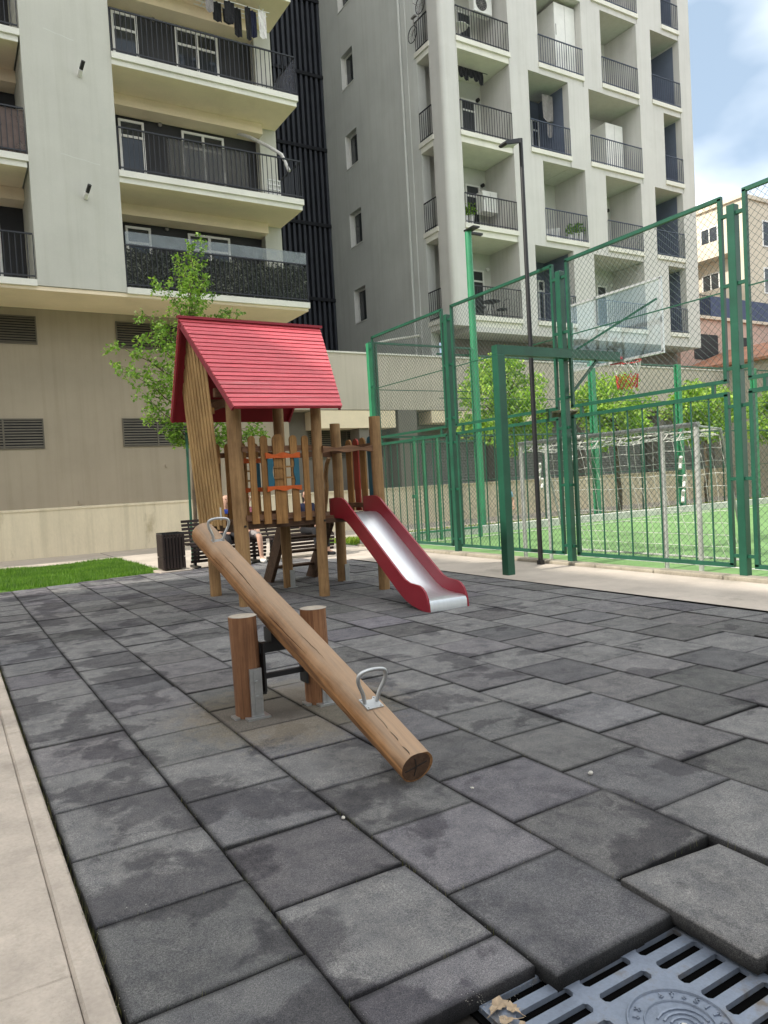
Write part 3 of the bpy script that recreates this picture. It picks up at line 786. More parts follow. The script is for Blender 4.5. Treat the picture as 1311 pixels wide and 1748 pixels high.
rr_ = random.Random(2)
for k in range(22):
    if k in (5,6,16): continue
    a = 2*PI*k/22; p = Vector((CX+math.cos(a)*.105, CY+math.sin(a)*.105, ZT+.002)); q = Vector((math.cos(a),math.sin(a),0)); tt = Vector((-q.y,q.x,0))
    em.beam(p-q*.009, p+q*.009, .004, .005)
    if k%2: em.beam(p-tt*.006+q*.007, p+tt*.006+q*.007, .004, .005)
    if k%3: em.beam(p-tt*.006-q*.004, p+tt*.006-q*.004, .004, .005)
for k in range(4):
    em.tube([(CX+.022*math.cos(t)*(.7+k*.8), CY-.01+.020*math.sin(t)*(.7+k*.8), ZT+.002) for t in [-.4+.35*j for j in range(8)]], .0035, 5)
em.build('emblem', M['cast'], gp)
dk = MB(); dk.tube([(CX+.005,CY-.012,ZT),(CX+.005,CY-.012,ZT+.004)], .012, 14); dk.build('emblem_stud', M['stone'], gp)
pit_shade = MB(); pit_shade.box(X0-.02, Y0-.02, -.072, X1+.02, Y1+.02, -.052); pit_shade.build('drain_pit_shade', M['pit_shade'], grate)  # black slab stands in for the darkness down the drain
# ------------------------------------------------------------------ fences
def chain(mb, u0, u1, z0, z1, place, pitch=.062, r=.0016):
    W, H = u1-u0, z1-z0
    for s_ in (1, -1):
        k = -H
        while k < W:
            a, b = max(0, k), min(W, k+H)
            if b-a > .02:
                if s_ > 0: p, q = (u0+a, z0+(a-k)), (u0+b, z0+(b-k))
                else: p, q = (u0+a, z1-(a-k)), (u0+b, z1-(b-k))
                P0, P1 = Vector(place(*p)), Vector(place(*q))
                d_ = (P1-P0).normalized(); nrm = Vector(place(0,0, 1))-Vector(place(0,0, 0)); nrm.normalize()
                sd = d_.cross(nrm)
                off = nrm*(.004*s_)
                tri = [sd*r*1.2+nrm*r, -sd*r*1.2+nrm*r, -nrm*r*1.3]
                mb.add([P0+off+t for t in tri]+[P1+off+t for t in tri], [(0,1,4,3),(1,2,5,4),(2,0,3,5)])
            k += pitch*1.414
def fence_bay(root, ua, ub, place, bars=True, gate=False, post=.045):
    """ua<ub positions of the two posts along the run; place(u,z,off) -> world."""
    def bar(mb, u0, z0, u1, z1, w=.045): mb.beam(place(u0,z0,0), place(u1,z1,0), w, w, up=(0,0,1))
    a, b = ua+.155, ub-.155
    up = MB(); zb, zt = 2.32, 4.44
    for (p, q) in (((a,zb),(a,zt)),((b,zb),(b,zt)),((a-.022,zt),(b+.022,zt)),((a-.022,zb),(b+.022,zb))): bar(up, *p, *q)
    for z in (4.22, 3.42, 2.46):
        bar(up, ua+post, z, a, z, .04); bar(up, ub-post, z, b, z, .04)
    u_ = up.build('upper_panel', M['green'], root)
    md = MB(); bar(md, a, 3.36, b, 3.36, .014); md.build('brace_rod', M['green'], u_)
    ms = MB(); chain(ms, a, b, zb, zt, place); ms.build('chain_link', M['mesh'], u_, fixn=False)
    lo = MB(); zb, zt = .145, 2.17
    for (p, q) in (((a,zb),(a,zt)),((b,zb),(b,zt)),((a-.022,zt),(b+.022,zt)),((a-.022,zb),(b+.022,zb))): bar(lo, *p, *q, .05)
    for u in (a+.17, b-.17): bar(lo, u, 2.17, u, 2.32, .04)
    for z in (2.02, 1.17, .26):
        bar(lo, ua+post, z, a, z, .04); bar(lo, ub-post, z, b, z, .04)
    l_ = lo.build('lower_panel', M['green'], root)
    if bars:
        bb = MB(); n = max(2, round((b-a)/.248))
        for k in range(1, n): bar(bb, a+(b-a)*k/n, zb, a+(b-a)*k/n, zt, .016)
        bb.build('bars', M['green'], l_)
    ms = MB(); chain(ms, a, b, zb, zt, place); ms.build('chain_link', M['mesh'], l_, fixn=False)
def fpost(root, x, y, h, mat='green', w=.10):
    mb = MB(); mb.cbox(x-w/2, y-w/2, -.03, x+w/2, y+w/2, h, .006); p = mb.build('post', M[mat], root)
fx = 7.70
fence = thing('fence', 'dark green court fence along the path, chain link over barred lower panels', 'fence', (fx, 5.6, 0))
py_ = [11.25, 8.42, 5.58, 2.80, .02, -2.76, -5.5]
for y in py_[1:]: fpost(fence, fx, y, 4.32)
for a, b in zip(py_[1:], py_[:-1]):
    fence_bay(fence, a, b, lambda u, z, o=0: (fx+o, u, z))
ef = thing('fence', 'brighter green end fence with gate across the far corner of court', 'fence', (9.1, 11.25, 0))
fpost(ef, fx, 11.25, 4.35, 'greenlight'); fpost(ef, 10.45, 11.25, 4.35, 'greenlight', .08)
def bar2(mb, a, b, w): mb.beam(a, b, w, w)
mb = MB()
for z in (4.36, 3.36, 2.34, 2.22): bar2(mb, (fx,11.25,z), (10.45,11.25,z), .045 if z != 3.36 else .016)
bar2(mb, (7.86,11.25,2.3), (7.86,11.25,4.36), .045)
mb.build('frame', M['green'], ef)
mb = MB()
for x in (8.71, 8.95, 9.33):
    mb.cbox(x-.03, 11.22, 0, x+.03, 11.28, 2.34, .004)
bar2(mb, (8.71,11.25,.2), (10.4,11.25,.2), .045); mb.box(8.62, 11.2, .98, 8.72, 11.3, 1.06)
mb.build('gate', M['greenlight'], ef)
ms = MB(); chain(ms, 7.86, 10.4, 2.36, 4.36, lambda u, z, o=0: (u, 11.25+o, z)); chain(ms, 7.8, 10.4, .1, 2.3, lambda u, z, o=0: (u, 11.25+o, z)); ms.build('chain_link', M['mesh'], ef, fixn=False)
bf = thing('fence', 'tall green fence with thin wires along the far long side of court', 'fence', (17, 12.7, 0))
for x in (15.9, 19.68, 23.64, 27.6): fpost(bf, x, 12.7, 4.55, 'greenlight', .16)
mb = MB()
for z in (4.5, 2.45): bar2(mb, (10.5,12.7,z), (31,12.7,z), .045)
for z in (3.4, 1.3): bar2(mb, (10.5,12.7,z), (31,12.7,z), .018)
for k in range(9):
    x = 13.9+k*1.98; bar2(mb, (x,12.7,.1), (x,12.7,2.45), .035)
mb.build('rails', M['green'], bf)
ms = MB(); chain(ms, 10.6, 27.6, .1, 4.5, lambda u, z, o=0: (u, 12.7+o, z), .16, .0028); ms.build('chain_link', M['mesh'], bf, fixn=False)

# basketball frame
hoop = thing('basketball_hoop', 'green steel frame carrying glass basketball backboard over the court fence', 'basketball hoop', (6.36, 5.46, 0))
mb = MB(); mb.cbox(6.295, 5.395, -.03, 6.425, 5.525, 3.02, .006); mb.build('post', M['green'], hoop)
mb = MB(); mb.beam((6.295,5.46,3.085),(8.72,5.46,3.085), .12, .13); mb.build('arm', M['green'], hoop)
mb = MB(); mb.beam((7.76,5.46,2.55),(8.3,5.46,3.04), .035); mb.beam((7.78,5.46,3.12),(8.75,4.72,3.80), .03); mb.beam((7.78,5.46,3.12),(8.75,6.40,3.80), .03); mb.build('brace', M['green'], hoop)
bx = 8.80
mb = MB()
for a, b in (((4.68,3.03),(4.68,4.10)),((6.48,3.03),(6.48,4.10)),((4.66,3.03),(6.50,3.03)),((4.66,4.10),(6.50,4.10))): mb.beam((bx,a[0],a[1]),(bx,b[0],b[1]), .035)
bd = mb.build('backboard', M['silver'], hoop)
mb = MB(); mb.box(bx-.006, 4.70, 3.05, bx+.006, 6.46, 4.08); mb.build('glass', M['glassboard'], bd)
mb = MB(); mb.box(bx+.01, 5.47, 3.0, bx+.05, 5.69, 3.10); mb.tube([(9.06+.225*math.cos(t), 5.58+.225*math.sin(t), 3.05) for t in [2*PI*k/24 for k in range(24)]], .010, 6, closed=True)
rim = mb.build('rim', M['netred'], hoop)
def bnet(z0, z1, r0, r1, mat, nm):
    mb = MB(); n = 12; L = 3
    for k in range(n):
        for s_ in (1, -1):
            pts = []
            for j in range(L+1):
                t = j/L; a = 2*PI*(k+s_*j*.5)/n; rr = r0+(r1-r0)*t
                pts.append((9.06+rr*math.cos(a), 5.58+rr*math.sin(a), z0+(z1-z0)*t))
            mb.tube(pts, .006, 4, caps=False)
    mb.build(nm, mat, rim)
bnet(3.04, 2.84, .22, .17, M['net'], 'net'); bnet(2.84, 2.63, .17, .15, M['netred'], 'net')

# tall pole and lamp
mb = MB(); tp = thing('light_pole', 'tall bright green lighting pole standing beyond the court', 'pole', (11.56,12.55,0))
mb.tube([(11.56,12.55,0),(11.56,12.55,3.6),(11.56,12.55,7.6)], [.10,.095,.085], 12); mb.build('pole', M['greenlight'], tp, smooth=True)
mb = MB(); mb.box(11.46, 12.2, 7.60, 11.66, 12.6, 7.64); mb.box(11.5, 12.5, 7.55, 12.0, 12.6, 7.60); mb.build('crossarm', M['black'], tp)
lp = thing('street_lamp', 'slim black street lamp with one flat head beside the court fence', 'street lamp', (7.40,5.94,0))
mb = MB(); mb.tube([(7.40,5.94,-.03),(7.40,5.94,3.0),(7.40,5.94,6.34)], [.038,.036,.030], 12); mb.box(7.36,5.90,-.03,7.44,5.98,.05); mb.build('pole', M['black'], lp, smooth=True)
mb = MB(); mb.tube([(7.40,5.94,6.30),(7.30,5.96,6.28)], .018, 8)
mb.prism([(7.33,6.315),(7.33,6.25),(7.08,6.185),(7.05,6.20),(7.07,6.235)], 'y', 5.88, 6.04); hd = mb.build('lamp_head', M['black'], lp)
mb = MB(); mb.prism([(7.30,6.238),(7.10,6.186),(7.10,6.180),(7.30,6.232)], 'y', 5.90, 6.02); mb.build('lens', M['pot'], hd)

# goal
gl = thing('football_goal', 'white football goal with torn net just inside the court fence', 'football goal', (8.05,5.3,0))
mb = MB()
for y in (3.64, 7.0): mb.tube([(8.05,y,-.03),(8.05,y,1.88)], .034, 10)
mb.tube([(8.05,3.60,1.88),(8.05,7.04,1.88)], .034, 10)
mb.build('goal_frame', M['goal'], gl, smooth=True)
mb = MB()
for y in (4.18, 6.40):
    mb.tube([(8.06,y,-.03),(8.06,y,1.86)], .030, 8)
for y in (3.64, 7.0):
    mb.tube([(8.05,y,1.86),(8.55,y,1.82),(9.0,y,.03)], .018, 6)
mb.tube([(9.0,3.64,.03),(9.0,7.0,.03)], .018, 6); mb.tube([(8.55,3.64,1.82),(8.55,7.0,1.82)], .014, 6)
mb.build('net_support', M['goal'], gl, smooth=True)
mb = MB(); r_ = random.Random(9)
def netp(y, t):
    if t < .25: u = t/.25; x, z = 8.05+.5*u, 1.87-.05*u-.10*math.sin(PI*u)
    else: u = (t-.25)/.75; x, z = 8.55+.45*u-.06*math.sin(PI*u), 1.82*(1-u)+.03
    return (x+.03*math.sin(y*7+t*5), y+.03*math.sin(t*11+y*3), z-.05*abs(math.sin(y*4.1))*(1-t))
for k in range(22):
    y = 3.66+k*3.32/21; mb.tube([netp(y, j/14) for j in range(15)], .0038, 4, caps=False)
for j in range(15):
    if j in (9,): continue
    mb.tube([netp(3.66+k*3.32/24, j/14) for k in range(25)], .0038, 4, caps=False)
for k in range(30):      # bunched net tied to the bar
    y = 3.7+k*.112; mb.tube([(8.05+.05*r_.uniform(-1,1), y+r_.uniform(-.05,.05), 1.90),(8.09,y+.04,1.82+r_.uniform(-.05,.03)),(8.04,y+.1,1.78+r_.uniform(-.08,.04))], .009, 4)
for (y, z) in ((6.72,1.45),(6.68,1.2),(6.75,1.32),(5.95,1.62),(5.9,1.55),(4.0,1.4),(3.95,1.15),(3.98,.95)):
    mb.tube([(8.2,y,z+.08),(8.25,y+.05,z),(8.2,y+.02,z-.08)], .025, 5)
mb.build('net', M['net'], gl, fixn=False)

# ------------------------------------------------------------------ litter bin, benches
lb = thing('litter_bin', 'dark slatted litter bin at the corner of the lawn', 'litter bin', (3.11,10.78,0))
mb = MB(); mb.cbox(2.84, 10.52, -.02, 3.40, 11.06, .022, .006); mb.build('base', M['concrete'], lb)
for tier, (za, zb, ins) in enumerate(((.10,.66,.0),)):
    mb = MB()
    for k in range(7):
        u = -.17+k*.0567
        for (x, y, ax) in ((3.11+u, 10.78-.19, 0),(3.11+u, 10.78+.19, 0),(3.11-.19, 10.78+u, 1),(3.11+.19, 10.78+u, 1)):
            for (a, b) in ((.05,.25),(.262,.66)):
                if ax == 0: mb.cbox(x-.021, y-.010, a, x+.021, y+.010, b, .004)
                else: mb.cbox(x-.010, y-.021, a, x+.010, y+.021, b, .004)
    mb.build('slats', M['slatdarkz'], lb)
mb = MB(); mb.box(2.935, 10.605, .05, 3.285, 10.955, .60); mb.build('liner', M['black'], lb)
mb = MB(); mb.box(2.915,10.585,.655,3.305,10.60,.685); mb.box(2.915,10.96,.655,3.305,10.975,.685); mb.box(2.915,10.60,.655,2.93,10.96,.685); mb.box(3.29,10.60,.655,3.305,10.96,.685); mb.build('rim', M['black'], lb)
def bench(x0, x1, label):
    t = thing('bench', label, 'bench', ((x0+x1)/2, 10.95, 0), 'slatted benches behind the playhouse')
    prof = [(11.30,.84),(11.285,.77),(11.27,.70),(11.25,.63),(11.23,.56),(11.20,.49),(11.12,.43),(11.04,.42),(10.96,.42),(10.88,.425),(10.80,.43),(10.75,.40),(10.74,.33),(10.75,.26),(10.77,.19),(10.80,.12)]
    mb = MB()
    for i, (y, z) in enumerate(prof):
        a = prof[max(0,i-1)]; b = prof[min(len(prof)-1,i+1)]
        dy, dz = b[0]-a[0], b[1]-a[1]; L = math.hypot(dy,dz); 
        mb.beam((x0,y,z),(x1,y,z), .048, .026, up=(0, -dz/L, dy/L))
    mb.build('slats', M['slatdark'], t)
    for x in (x0+.14, x1-.14):
        m2 = MB(); m2.tube([(x,y+.018,z-.018) for y, z in prof], .02, 6); m2.box(x-.03,10.76,-.02,x+.03,11.26,.03); m2.box(x-.025,11.0,.03,x+.025,11.06,.42); m2.build('support', M['black'], t)
bench(3.46, 4.90, 'dark curved slatted bench beside the litter bin'); bench(4.98, 6.35, 'dark slatted bench farther from the litter bin, seen under the platform')

# ------------------------------------------------------------------ people
def skinmesh(name, chains, mat, parent, level=2):
    bm = bmesh.new(); lay = bm.verts.layers.skin.verify(); cache = {}
    for ch in chains:
        prev = None
        for i, (p, r) in enumerate(ch):
            key = tuple(round(q, 4) for q in p)
            fresh = key not in cache
            if fresh:
                v = bm.verts.new(p); v[lay].radius = (r, r) if not isinstance(r, tuple) else r; cache[key] = v
                if i == 0: v[lay].use_root = True
            v = cache[key]
            if prev is not None and prev != v:
                try: bm.edges.new((prev, v))
                except ValueError: pass
            prev = v
    me = bpy.data.meshes.new(name); bm.to_mesh(me); bm.free(); me.materials.append(mat)
    o = bpy.data.objects.new(name, me); COL.objects.link(o); o.parent = parent
    s = o.modifiers.new('skin', 'SKIN'); s.use_smooth_shade = True
    q = o.modifiers.new('sub', 'SUBSURF'); q.levels = q.render_levels = level
    return o
def vsub(a, b): return (a[0]-b[0], a[1]-b[1], a[2]-b[2])
def fingers(w, d, side):
    """five short finger chains from a palm centre w, pointing along d"""
    d = Vector(d).normalized(); s_ = d.cross(Vector((0,0,1)))
    s_ = Vector((1,0,0)) if s_.length < .1 else s_.normalized()
    n = s_.cross(d); out = []
    for k, L in enumerate((.062,.074,.070,.055)):
        b = Vector(w)+s_*(.030-.020*k)+d*.01
        out.append([(tuple(b), .0095), (tuple(b+d*L*.6-n*.006), .0085), (tuple(b+d*L-n*.024), .0070)])
    b = Vector(w)+s_*side*.028-d*.035
    out.append([(tuple(b), .011), (tuple(b+s_*side*.024+d*.026-n*.01), .0095), (tuple(b+s_*side*.028+d*.05-n*.02), .008)])
    return out
def head(p, h, fwd, r=.095, hairlen=0):
    """skull, face and hair as chains for skin meshes"""
    p = Vector(p); f = Vector(fwd).normalized()
    skull = [(tuple(p-Vector((0,0,.10))), .055), (tuple(p-Vector((0,0,.04))+f*.015), .075), (tuple(p+Vector((0,0,.045))-f*.008), .092), (tuple(p+Vector((0,0,.10))-f*.02), .06)]
    return skull
def face_bits(par, p, fwd):
    p = Vector(p); f = Vector(fwd).normalized(); s_ = f.cross(Vector((0,0,1))).normalized()
    mb = MB()
    mb.tube([p+f*.085+Vector((0,0,.025)), p+f*.108-Vector((0,0,.012)), p+f*.088-Vector((0,0,.018))], [.008,.013,.008], 6)
    for q in (1,-1): mb.tube([p+s_*q*.088+Vector((0,0,.02)), p+s_*q*.094-Vector((0,0,.02))-f*.004, p+s_*q*.084-Vector((0,0,.03))], [.014,.012,.008], 6)
    mb.build('nose_and_ears', M['skin'], par, smooth=True)
    mb = MB()
    for q in (1,-1): mb.tube([p+s_*q*.034+f*.082+Vector((0,0,.022)), p+s_*q*.034+f*.090+Vector((0,0,.022))], .010, 8)
    mb.tube([p+f*.083-s_*.022-Vector((0,0,.048)), p+f*.09-Vector((0,0,.05)), p+f*.083+s_*.022-Vector((0,0,.048))], .005, 5)
    mb.build('eyes_and_mouth', M['hair'], par)
def seated(label, x, y, fwd, top, bottom, shoe, skin_lower=True, hair_long=False):
    """seated adult on a .43 m bench; fwd is the horizontal facing direction"""
    t = thing('person', label, 'person', (x, y, 0))
    f = Vector((fwd[0], fwd[1], 0)).normalized(); s_ = Vector((f.y, -f.x, 0))
    def P(a, b, z): v = f*a+s_*b; return (v.x, v.y, z)
    pel = P(0,0,.53); wa = P(.0,0,.68); chest = P(.03,0,.88); nk = P(.05,0,1.05); hd = P(.09,0,1.19)
    body = [[(pel,.13),(wa,.115),(chest,.125),(nk,.055)]+[(q, r) for q, r in head(hd,.2,f)]]
    arms = {}; legs = {}
    for q in (1,-1):
        sh = P(.03,q*.17,.985); el = P(.10,q*.235,.73); wr = P(.32,q*.14,.635); hn = P(.40,q*.10,.625)
        arms[q] = (sh, el, wr, hn)
        body.append([(chest,.125),(sh,.058),(el,.042),(wr,.028),(hn,.030)])
        hp = P(.05,q*.095,.515); kn = P(.45,q*.12,.505); an = P(.50,q*.13,.09); to = P(.66,q*.15,.045)
        legs[q] = (hp, kn, an, to)
        body.append([(pel,.13),(hp,.085),(kn,.058),(tuple(Vector(kn).lerp(Vector(an),.35)),.055),(an,.036),(to,.032)])
        body += fingers(hn, f-Vector((0,0,.35)), -q)
    skinmesh('body', body, M['skin'], t)
    face_bits(t, Vector(hd)+Vector((x,y,0)), f)
    tp_ = [[(P(0,0,.56),.142),(wa,.130),(chest,.140),(P(.045,0,1.0),.085)]]
    for q in (1,-1):
        sh, el, wr, hn = arms[q]; tp_.append([(chest,.140),(sh,.070),(tuple(Vector(sh).lerp(Vector(el),.75)),.056)])
    skinmesh('top', tp_, M[top], t)
    bt = [[(P(0,0,.58),.135),(pel,.142)]]
    for q in (1,-1):
        hp, kn, an, to = legs[q]
        ch = [(pel,.142),(hp,.098),(kn,.070)]
        if not skin_lower: ch += [(tuple(Vector(kn).lerp(Vector(an),.5)),.062),(tuple(Vector(kn).lerp(Vector(an),.86)),.050)]
        bt.append(ch)
    skinmesh('bottoms', bt, M[bottom], t)
    for q in (1,-1):
        hp, kn, an, to = legs[q]
        skinmesh('shoe', [[(tuple(Vector(an)-Vector((0,0,.03))-f*.03),.045),(tuple(Vector(an)+f*.05-Vector((0,0,.04))),.046),(tuple(Vector(to)+f*.03),.038)]], M[shoe], t)
    hv = Vector(hd)
    hr = [[(tuple(hv+Vector((0,0,.06))-f*.03),.105),(tuple(hv-f*.06),.085),(tuple(hv-f*.075-Vector((0,0,.10 if not hair_long else .2))),.05)]]
    skinmesh('hair', hr, M['hair'], t)
    return t
seated('person in pink top and bare legs sitting on the bench behind playhouse', 4.62, 10.98, (-.12,-1), 'pink', 'greycloth', 'whitecloth', True, True)
seated('person in blue top on the bench nearest the litter bin', 4.24, 11.02, (-.05,-1), 'blue', 'blackcloth', 'blackcloth', False, False)
seated('person in dark clothes sitting on bench behind the wooden stairs', 5.86, 10.98, (.22,-1), 'navycloth', 'blackcloth', 'blackcloth', False, True)
def child(label, x, y, fwd, h=1.22):
    t = thing('person', label, 'person', (x, y, 0)); k = h/1.22
    f = Vector((fwd[0], fwd[1], 0)).normalized(); s_ = Vector((f.y,-f.x,0))
    def P(a, b, z): v = f*a*k+s_*b*k; return (v.x, v.y, z*k)
    pel = P(0,0,.60); wa = P(0,0,.72); ch = P(.01,0,.86); nk = P(.01,0,.97); hd = P(.03,0,1.08)
    body = [[(pel,.085),(wa,.078),(ch,.085),(nk,.038)]+[(q, r*.88) for q, r in head(hd,.2,f)]]
    legs = {}
    for q in (1,-1):
        sh = P(.01,q*.12,.92); el = P(.02+.04*q,q*.165,.74); wr = P(.10+.06*q,q*.17,.60); hn = P(.12+.06*q,q*.17,.55)
        body.append([(ch,.085),(sh,.04),(el,.030),(wr,.022),(hn,.022)])
        hp = P(0,q*.06,.57); kn = P(.05*q+.02,q*.07,.32); an = P(.06*q-.01,q*.075,.06); to = P(.06*q+.11,q*.085,.03)
        legs[q] = (hp,kn,an,to); body.append([(pel,.085),(hp,.062),(kn,.042),(an,.028),(to,.026)])
        body += fingers(hn, (f*.2-Vector((0,0,1))), -q)
    skinmesh('body', body, M['skin'], t)
    face_bits(t, Vector(hd)+Vector((x,y,0)), f)
    tp_ = [[(P(0,0,.62),.092),(wa,.088),(ch,.095),(P(.01,0,.94),.055)]]
    for q in (1,-1): tp_.append([(ch,.095),(P(.01,q*.12,.92),.05),(P(.02+.03*q,q*.155,.79),.04)])
    skinmesh('shirt', tp_, M['paleblue'], t)
    bt = [[(P(0,0,.64),.088),(pel,.092)]]
    for q in (1,-1): bt.append([(pel,.092),(legs[q][0],.072),(legs[q][1],.056)])
    skinmesh('shorts', bt, M['greycloth'], t)
    for q in (1,-1):
        skinmesh('shoe', [[(tuple(Vector(legs[q][2])-Vector((0,0,.02))-f*.02),.034),(tuple(Vector(legs[q][3])+f*.02),.03)]], M['orangecloth'], t)
    hv = Vector(hd); skinmesh('hair', [[(tuple(hv+Vector((0,0,.06))-f*.02),.092),(tuple(hv-f*.05-Vector((0,0,.03))),.06)]], M['hair'], t)
child('child in pale blue shirt standing on the grass beyond the court goal', 12.35, 12.5, (-.6,-1))

# ------------------------------------------------------------------ trees
def leaf_cloud(mb, r, clusters, per, size, spread):
    for (c, R) in clusters:
        c = Vector(c)
        for _ in range(int(per*R*R*4)+6):
            while True:
                p = Vector((r.uniform(-1,1), r.uniform(-1,1), r.uniform(-1,1)))
                if .15 < p.length < 1: break
            p = c+Vector((p.x*R, p.y*R, p.z*R*spread))
            a = Vector((r.gauss(0,1), r.gauss(0,1), r.gauss(0,.7)-.35)).normalized()
            b = a.cross(Vector((r.gauss(0,1), r.gauss(0,1), r.gauss(0,1)))).normalized()
            s_ = size*r.uniform(.6,1.3); w = s_*.30
            nrm = a.cross(b)*s_*.08
            mb.add([p, p+a*s_*.45+b*w+nrm, p+a*s_, p+a*s_*.45-b*w+nrm], [(0,1,2,3)])
def branch(mb, r, p0, p1, r0, r1, k=5, wob=.06):
    p0 = Vector(p0); p1 = Vector(p1); pts = []; L = (p1-p0).length
    for i in range(k+1):
        t = i/k; o = Vector((r.uniform(-1,1),r.uniform(-1,1),r.uniform(-.4,.4)))*wob*L*(1 if 0 < i < k else 0)
        pts.append(p0.lerp(p1, t)+o)
    mb.tube(pts, [r0+(r1-r0)*i/k for i in range(k+1)], 7)
    return pts
def young_tree():
    r = random.Random(21); bx_, by_ = 4.02, 12.4
    t = thing('tree', 'slender young tree with loose light leaves rising behind the playhouse', 'tree', (bx_,by_,0))
    tr = MB(); top = Vector((4.35, 12.5, 6.1))
    P = branch(tr, r, (bx_,by_,0), (4.1,12.4,2.3), .045, .038, 5, .01); P2 = branch(tr, r, (4.1,12.4,2.3), top, .038, .008, 7, .02)
    clusters = []; tw = MB()
    tips = [(2.72,12.1,4.25),(2.9,12.3,3.75),(3.05,12.9,3.95),(3.2,12.2,3.3),(3.3,12.0,4.45),(3.45,12.6,3.0),(3.45,12.8,5.0),(3.7,12.1,5.35),(3.75,12.6,2.65),(3.9,12.9,4.4),(3.85,12.0,3.7),
            (4.5,12.2,5.7),(4.25,12.7,6.0),(4.55,12.8,5.3),(4.95,12.3,5.05),(5.25,12.6,4.95),(5.05,12.9,4.3),(4.9,12.2,3.6),(5.3,12.5,3.2),(5.55,12.6,2.75),(5.1,12.8,2.5),(4.6,12.4,2.5),(4.5,13.0,3.9),(4.3,12.1,3.0),(5.7,12.5,2.55),(4.36,12.4,6.35),(4.2,12.2,5.5),(3.5,12.3,3.9)]
    for p in tips:
        zb = min(5.6, max(2.0, p[2]-.9+.2*r.random())); u = (zb-2.3)/(6.1-2.3)
        b0 = Vector((4.1,12.4,2.3)).lerp(top, max(0,u))
        Q = branch(tr, r, b0, p, .016, .004, 5, .05)
        for i, q in enumerate(Q[2:]):
            clusters.append((q+Vector((r.uniform(-.08,.08), r.uniform(-.08,.08), r.uniform(-.08,.05))), .10+.10*r.random()))
            for _ in range(2):
                e = Vector(q)+Vector((r.uniform(-.24,.24), r.uniform(-.3,.3), r.uniform(-.2,.24)))
                branch(tr, r, q, e, .005, .002, 2, .05); clusters.append((e, .07+.08*r.random()))
    tr.build('trunk', M['bark'], t, smooth=True)
    lf = MB(); leaf_cloud(lf, r, clusters, 270, .08, .9); lf.build('crown', M['leaf'], t, fixn=False)
    st = thing('support_stake', 'thin dark green stake tied beside the young tree trunk', 'stake', (3.93,12.3,0))
    mb = MB(); mb.tube([(3.93,12.3,-.02),(3.97,12.32,2.6)], .028, 8); mb.build('stake', M['green'], st, smooth=True)
young_tree()
def round_tree(label, x, y, z0, z1, R, seed, n=46):
    r = random.Random(seed); t = thing('tree', label, 'tree', (x,y,0), 'round leafy trees beyond the court')
    tr = MB(); zc = (z0+z1)/2; H = (z1-z0)/2
    branch(tr, r, (x,y,0), (x,y,zc), .075, .05, 5, .015); cl = []
    for i in range(n):
        while True:
            p = Vector((r.uniform(-1,1), r.uniform(-1,1), r.uniform(-1,1)))
            if .3 < p.length < 1: break
        k = R*(1-.25*max(0, p.z))
        q = Vector((x+p.x*k, y+p.y*k, zc+p.z*H*r.uniform(.85,1.02)))
        if i%2 == 0: branch(tr, r, (x, y, zc-.5*H+.4*H*r.random()), q, .022, .006, 4, .05)
        cl.append((q, R*.22+R*.13*r.random()))
    tr.build('trunk', M['bark'], t, smooth=True)
    lf = MB(); leaf_cloud(lf, r, cl, 270, .13, .85); lf.build('crown', M['leafcourt'], t, fixn=False)
round_tree('bright leafy tree behind the court framed by the green hoop post and arm', 13.6, 13.9, 2.0, 5.0, 1.35, 31)
round_tree('bright leafy tree behind the basketball net', 18.2, 13.9, 1.9, 4.5, 1.3, 32)
round_tree('leafy tree behind the right end of the goal', 22.6, 13.9, 2.0, 4.3, 1.3, 33)
round_tree('leafy tree beyond the court seen at the right edge', 27.2, 13.9, 2.0, 4.2, 1.3, 34)

# ------------------------------------------------------------------ apartment building on the left
b1 = thing('apartment_building', 'grey-green apartment block with long charcoal balconies over tan louvred base', 'building', (3, 17.5, 0))
FL = [6.32, 9.06, 11.79, 14.52, 17.25, 20.0, 22.7]
YF, YB = 15.70, 17.50
mb = MB(); mb.box(-14, YB, 1.2, 8.5, 18.2, 6.14); mb.box(-14, 18.2, 0, 8.5, 27, 38)
mb.build('base_wall', M['tan'], b1)
mb = MB(); mb.box(-14, 17.44, -.03, 8.5, YB, 1.14); mb.prism([(17.42,1.14),(17.42,1.17),(YB,1.20),(YB,1.14)], 'x', -14, 8.5); mb.build('plinth', M['plinth'], b1)
mb = MB(); mb.box(1.83, YF, 6.20, 3.76, YB, 38); mb.box(8.0, 17.2, 6.33, 8.5, YB+.7, 38); mb.box(8.3, YB, 5.4, 8.52, 27, 38)
mb.box(-8.0, YF, 6.20, -4.0, YB, 38)
mb.build('wall', M['b1wall'], b1)
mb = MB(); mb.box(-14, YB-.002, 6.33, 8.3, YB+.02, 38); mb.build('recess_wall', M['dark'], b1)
mb = MB(); mb.box(-14, YF+.03, 6.10, 8.50, YB-.003, 6.19); mb.build('soffit', M['soffit'], b1)
def rail(mb, x0, x1, y, z0, h=1.02, pitch=.118, y2=None, bw=.016):
    mb.box(x0, y-.02, z0+h-.03, x1, y+.02, z0+h); mb.box(x0, y-.012, z0+.06, x1, y+.012, z0+.09)
    n = int((x1-x0)/pitch)
    for k in range(n+1):
        x = x0+(x1-x0)*k/n; mb.box(x-bw/2, y-bw/2, z0, x+bw/2, y+bw/2, z0+h-.03)
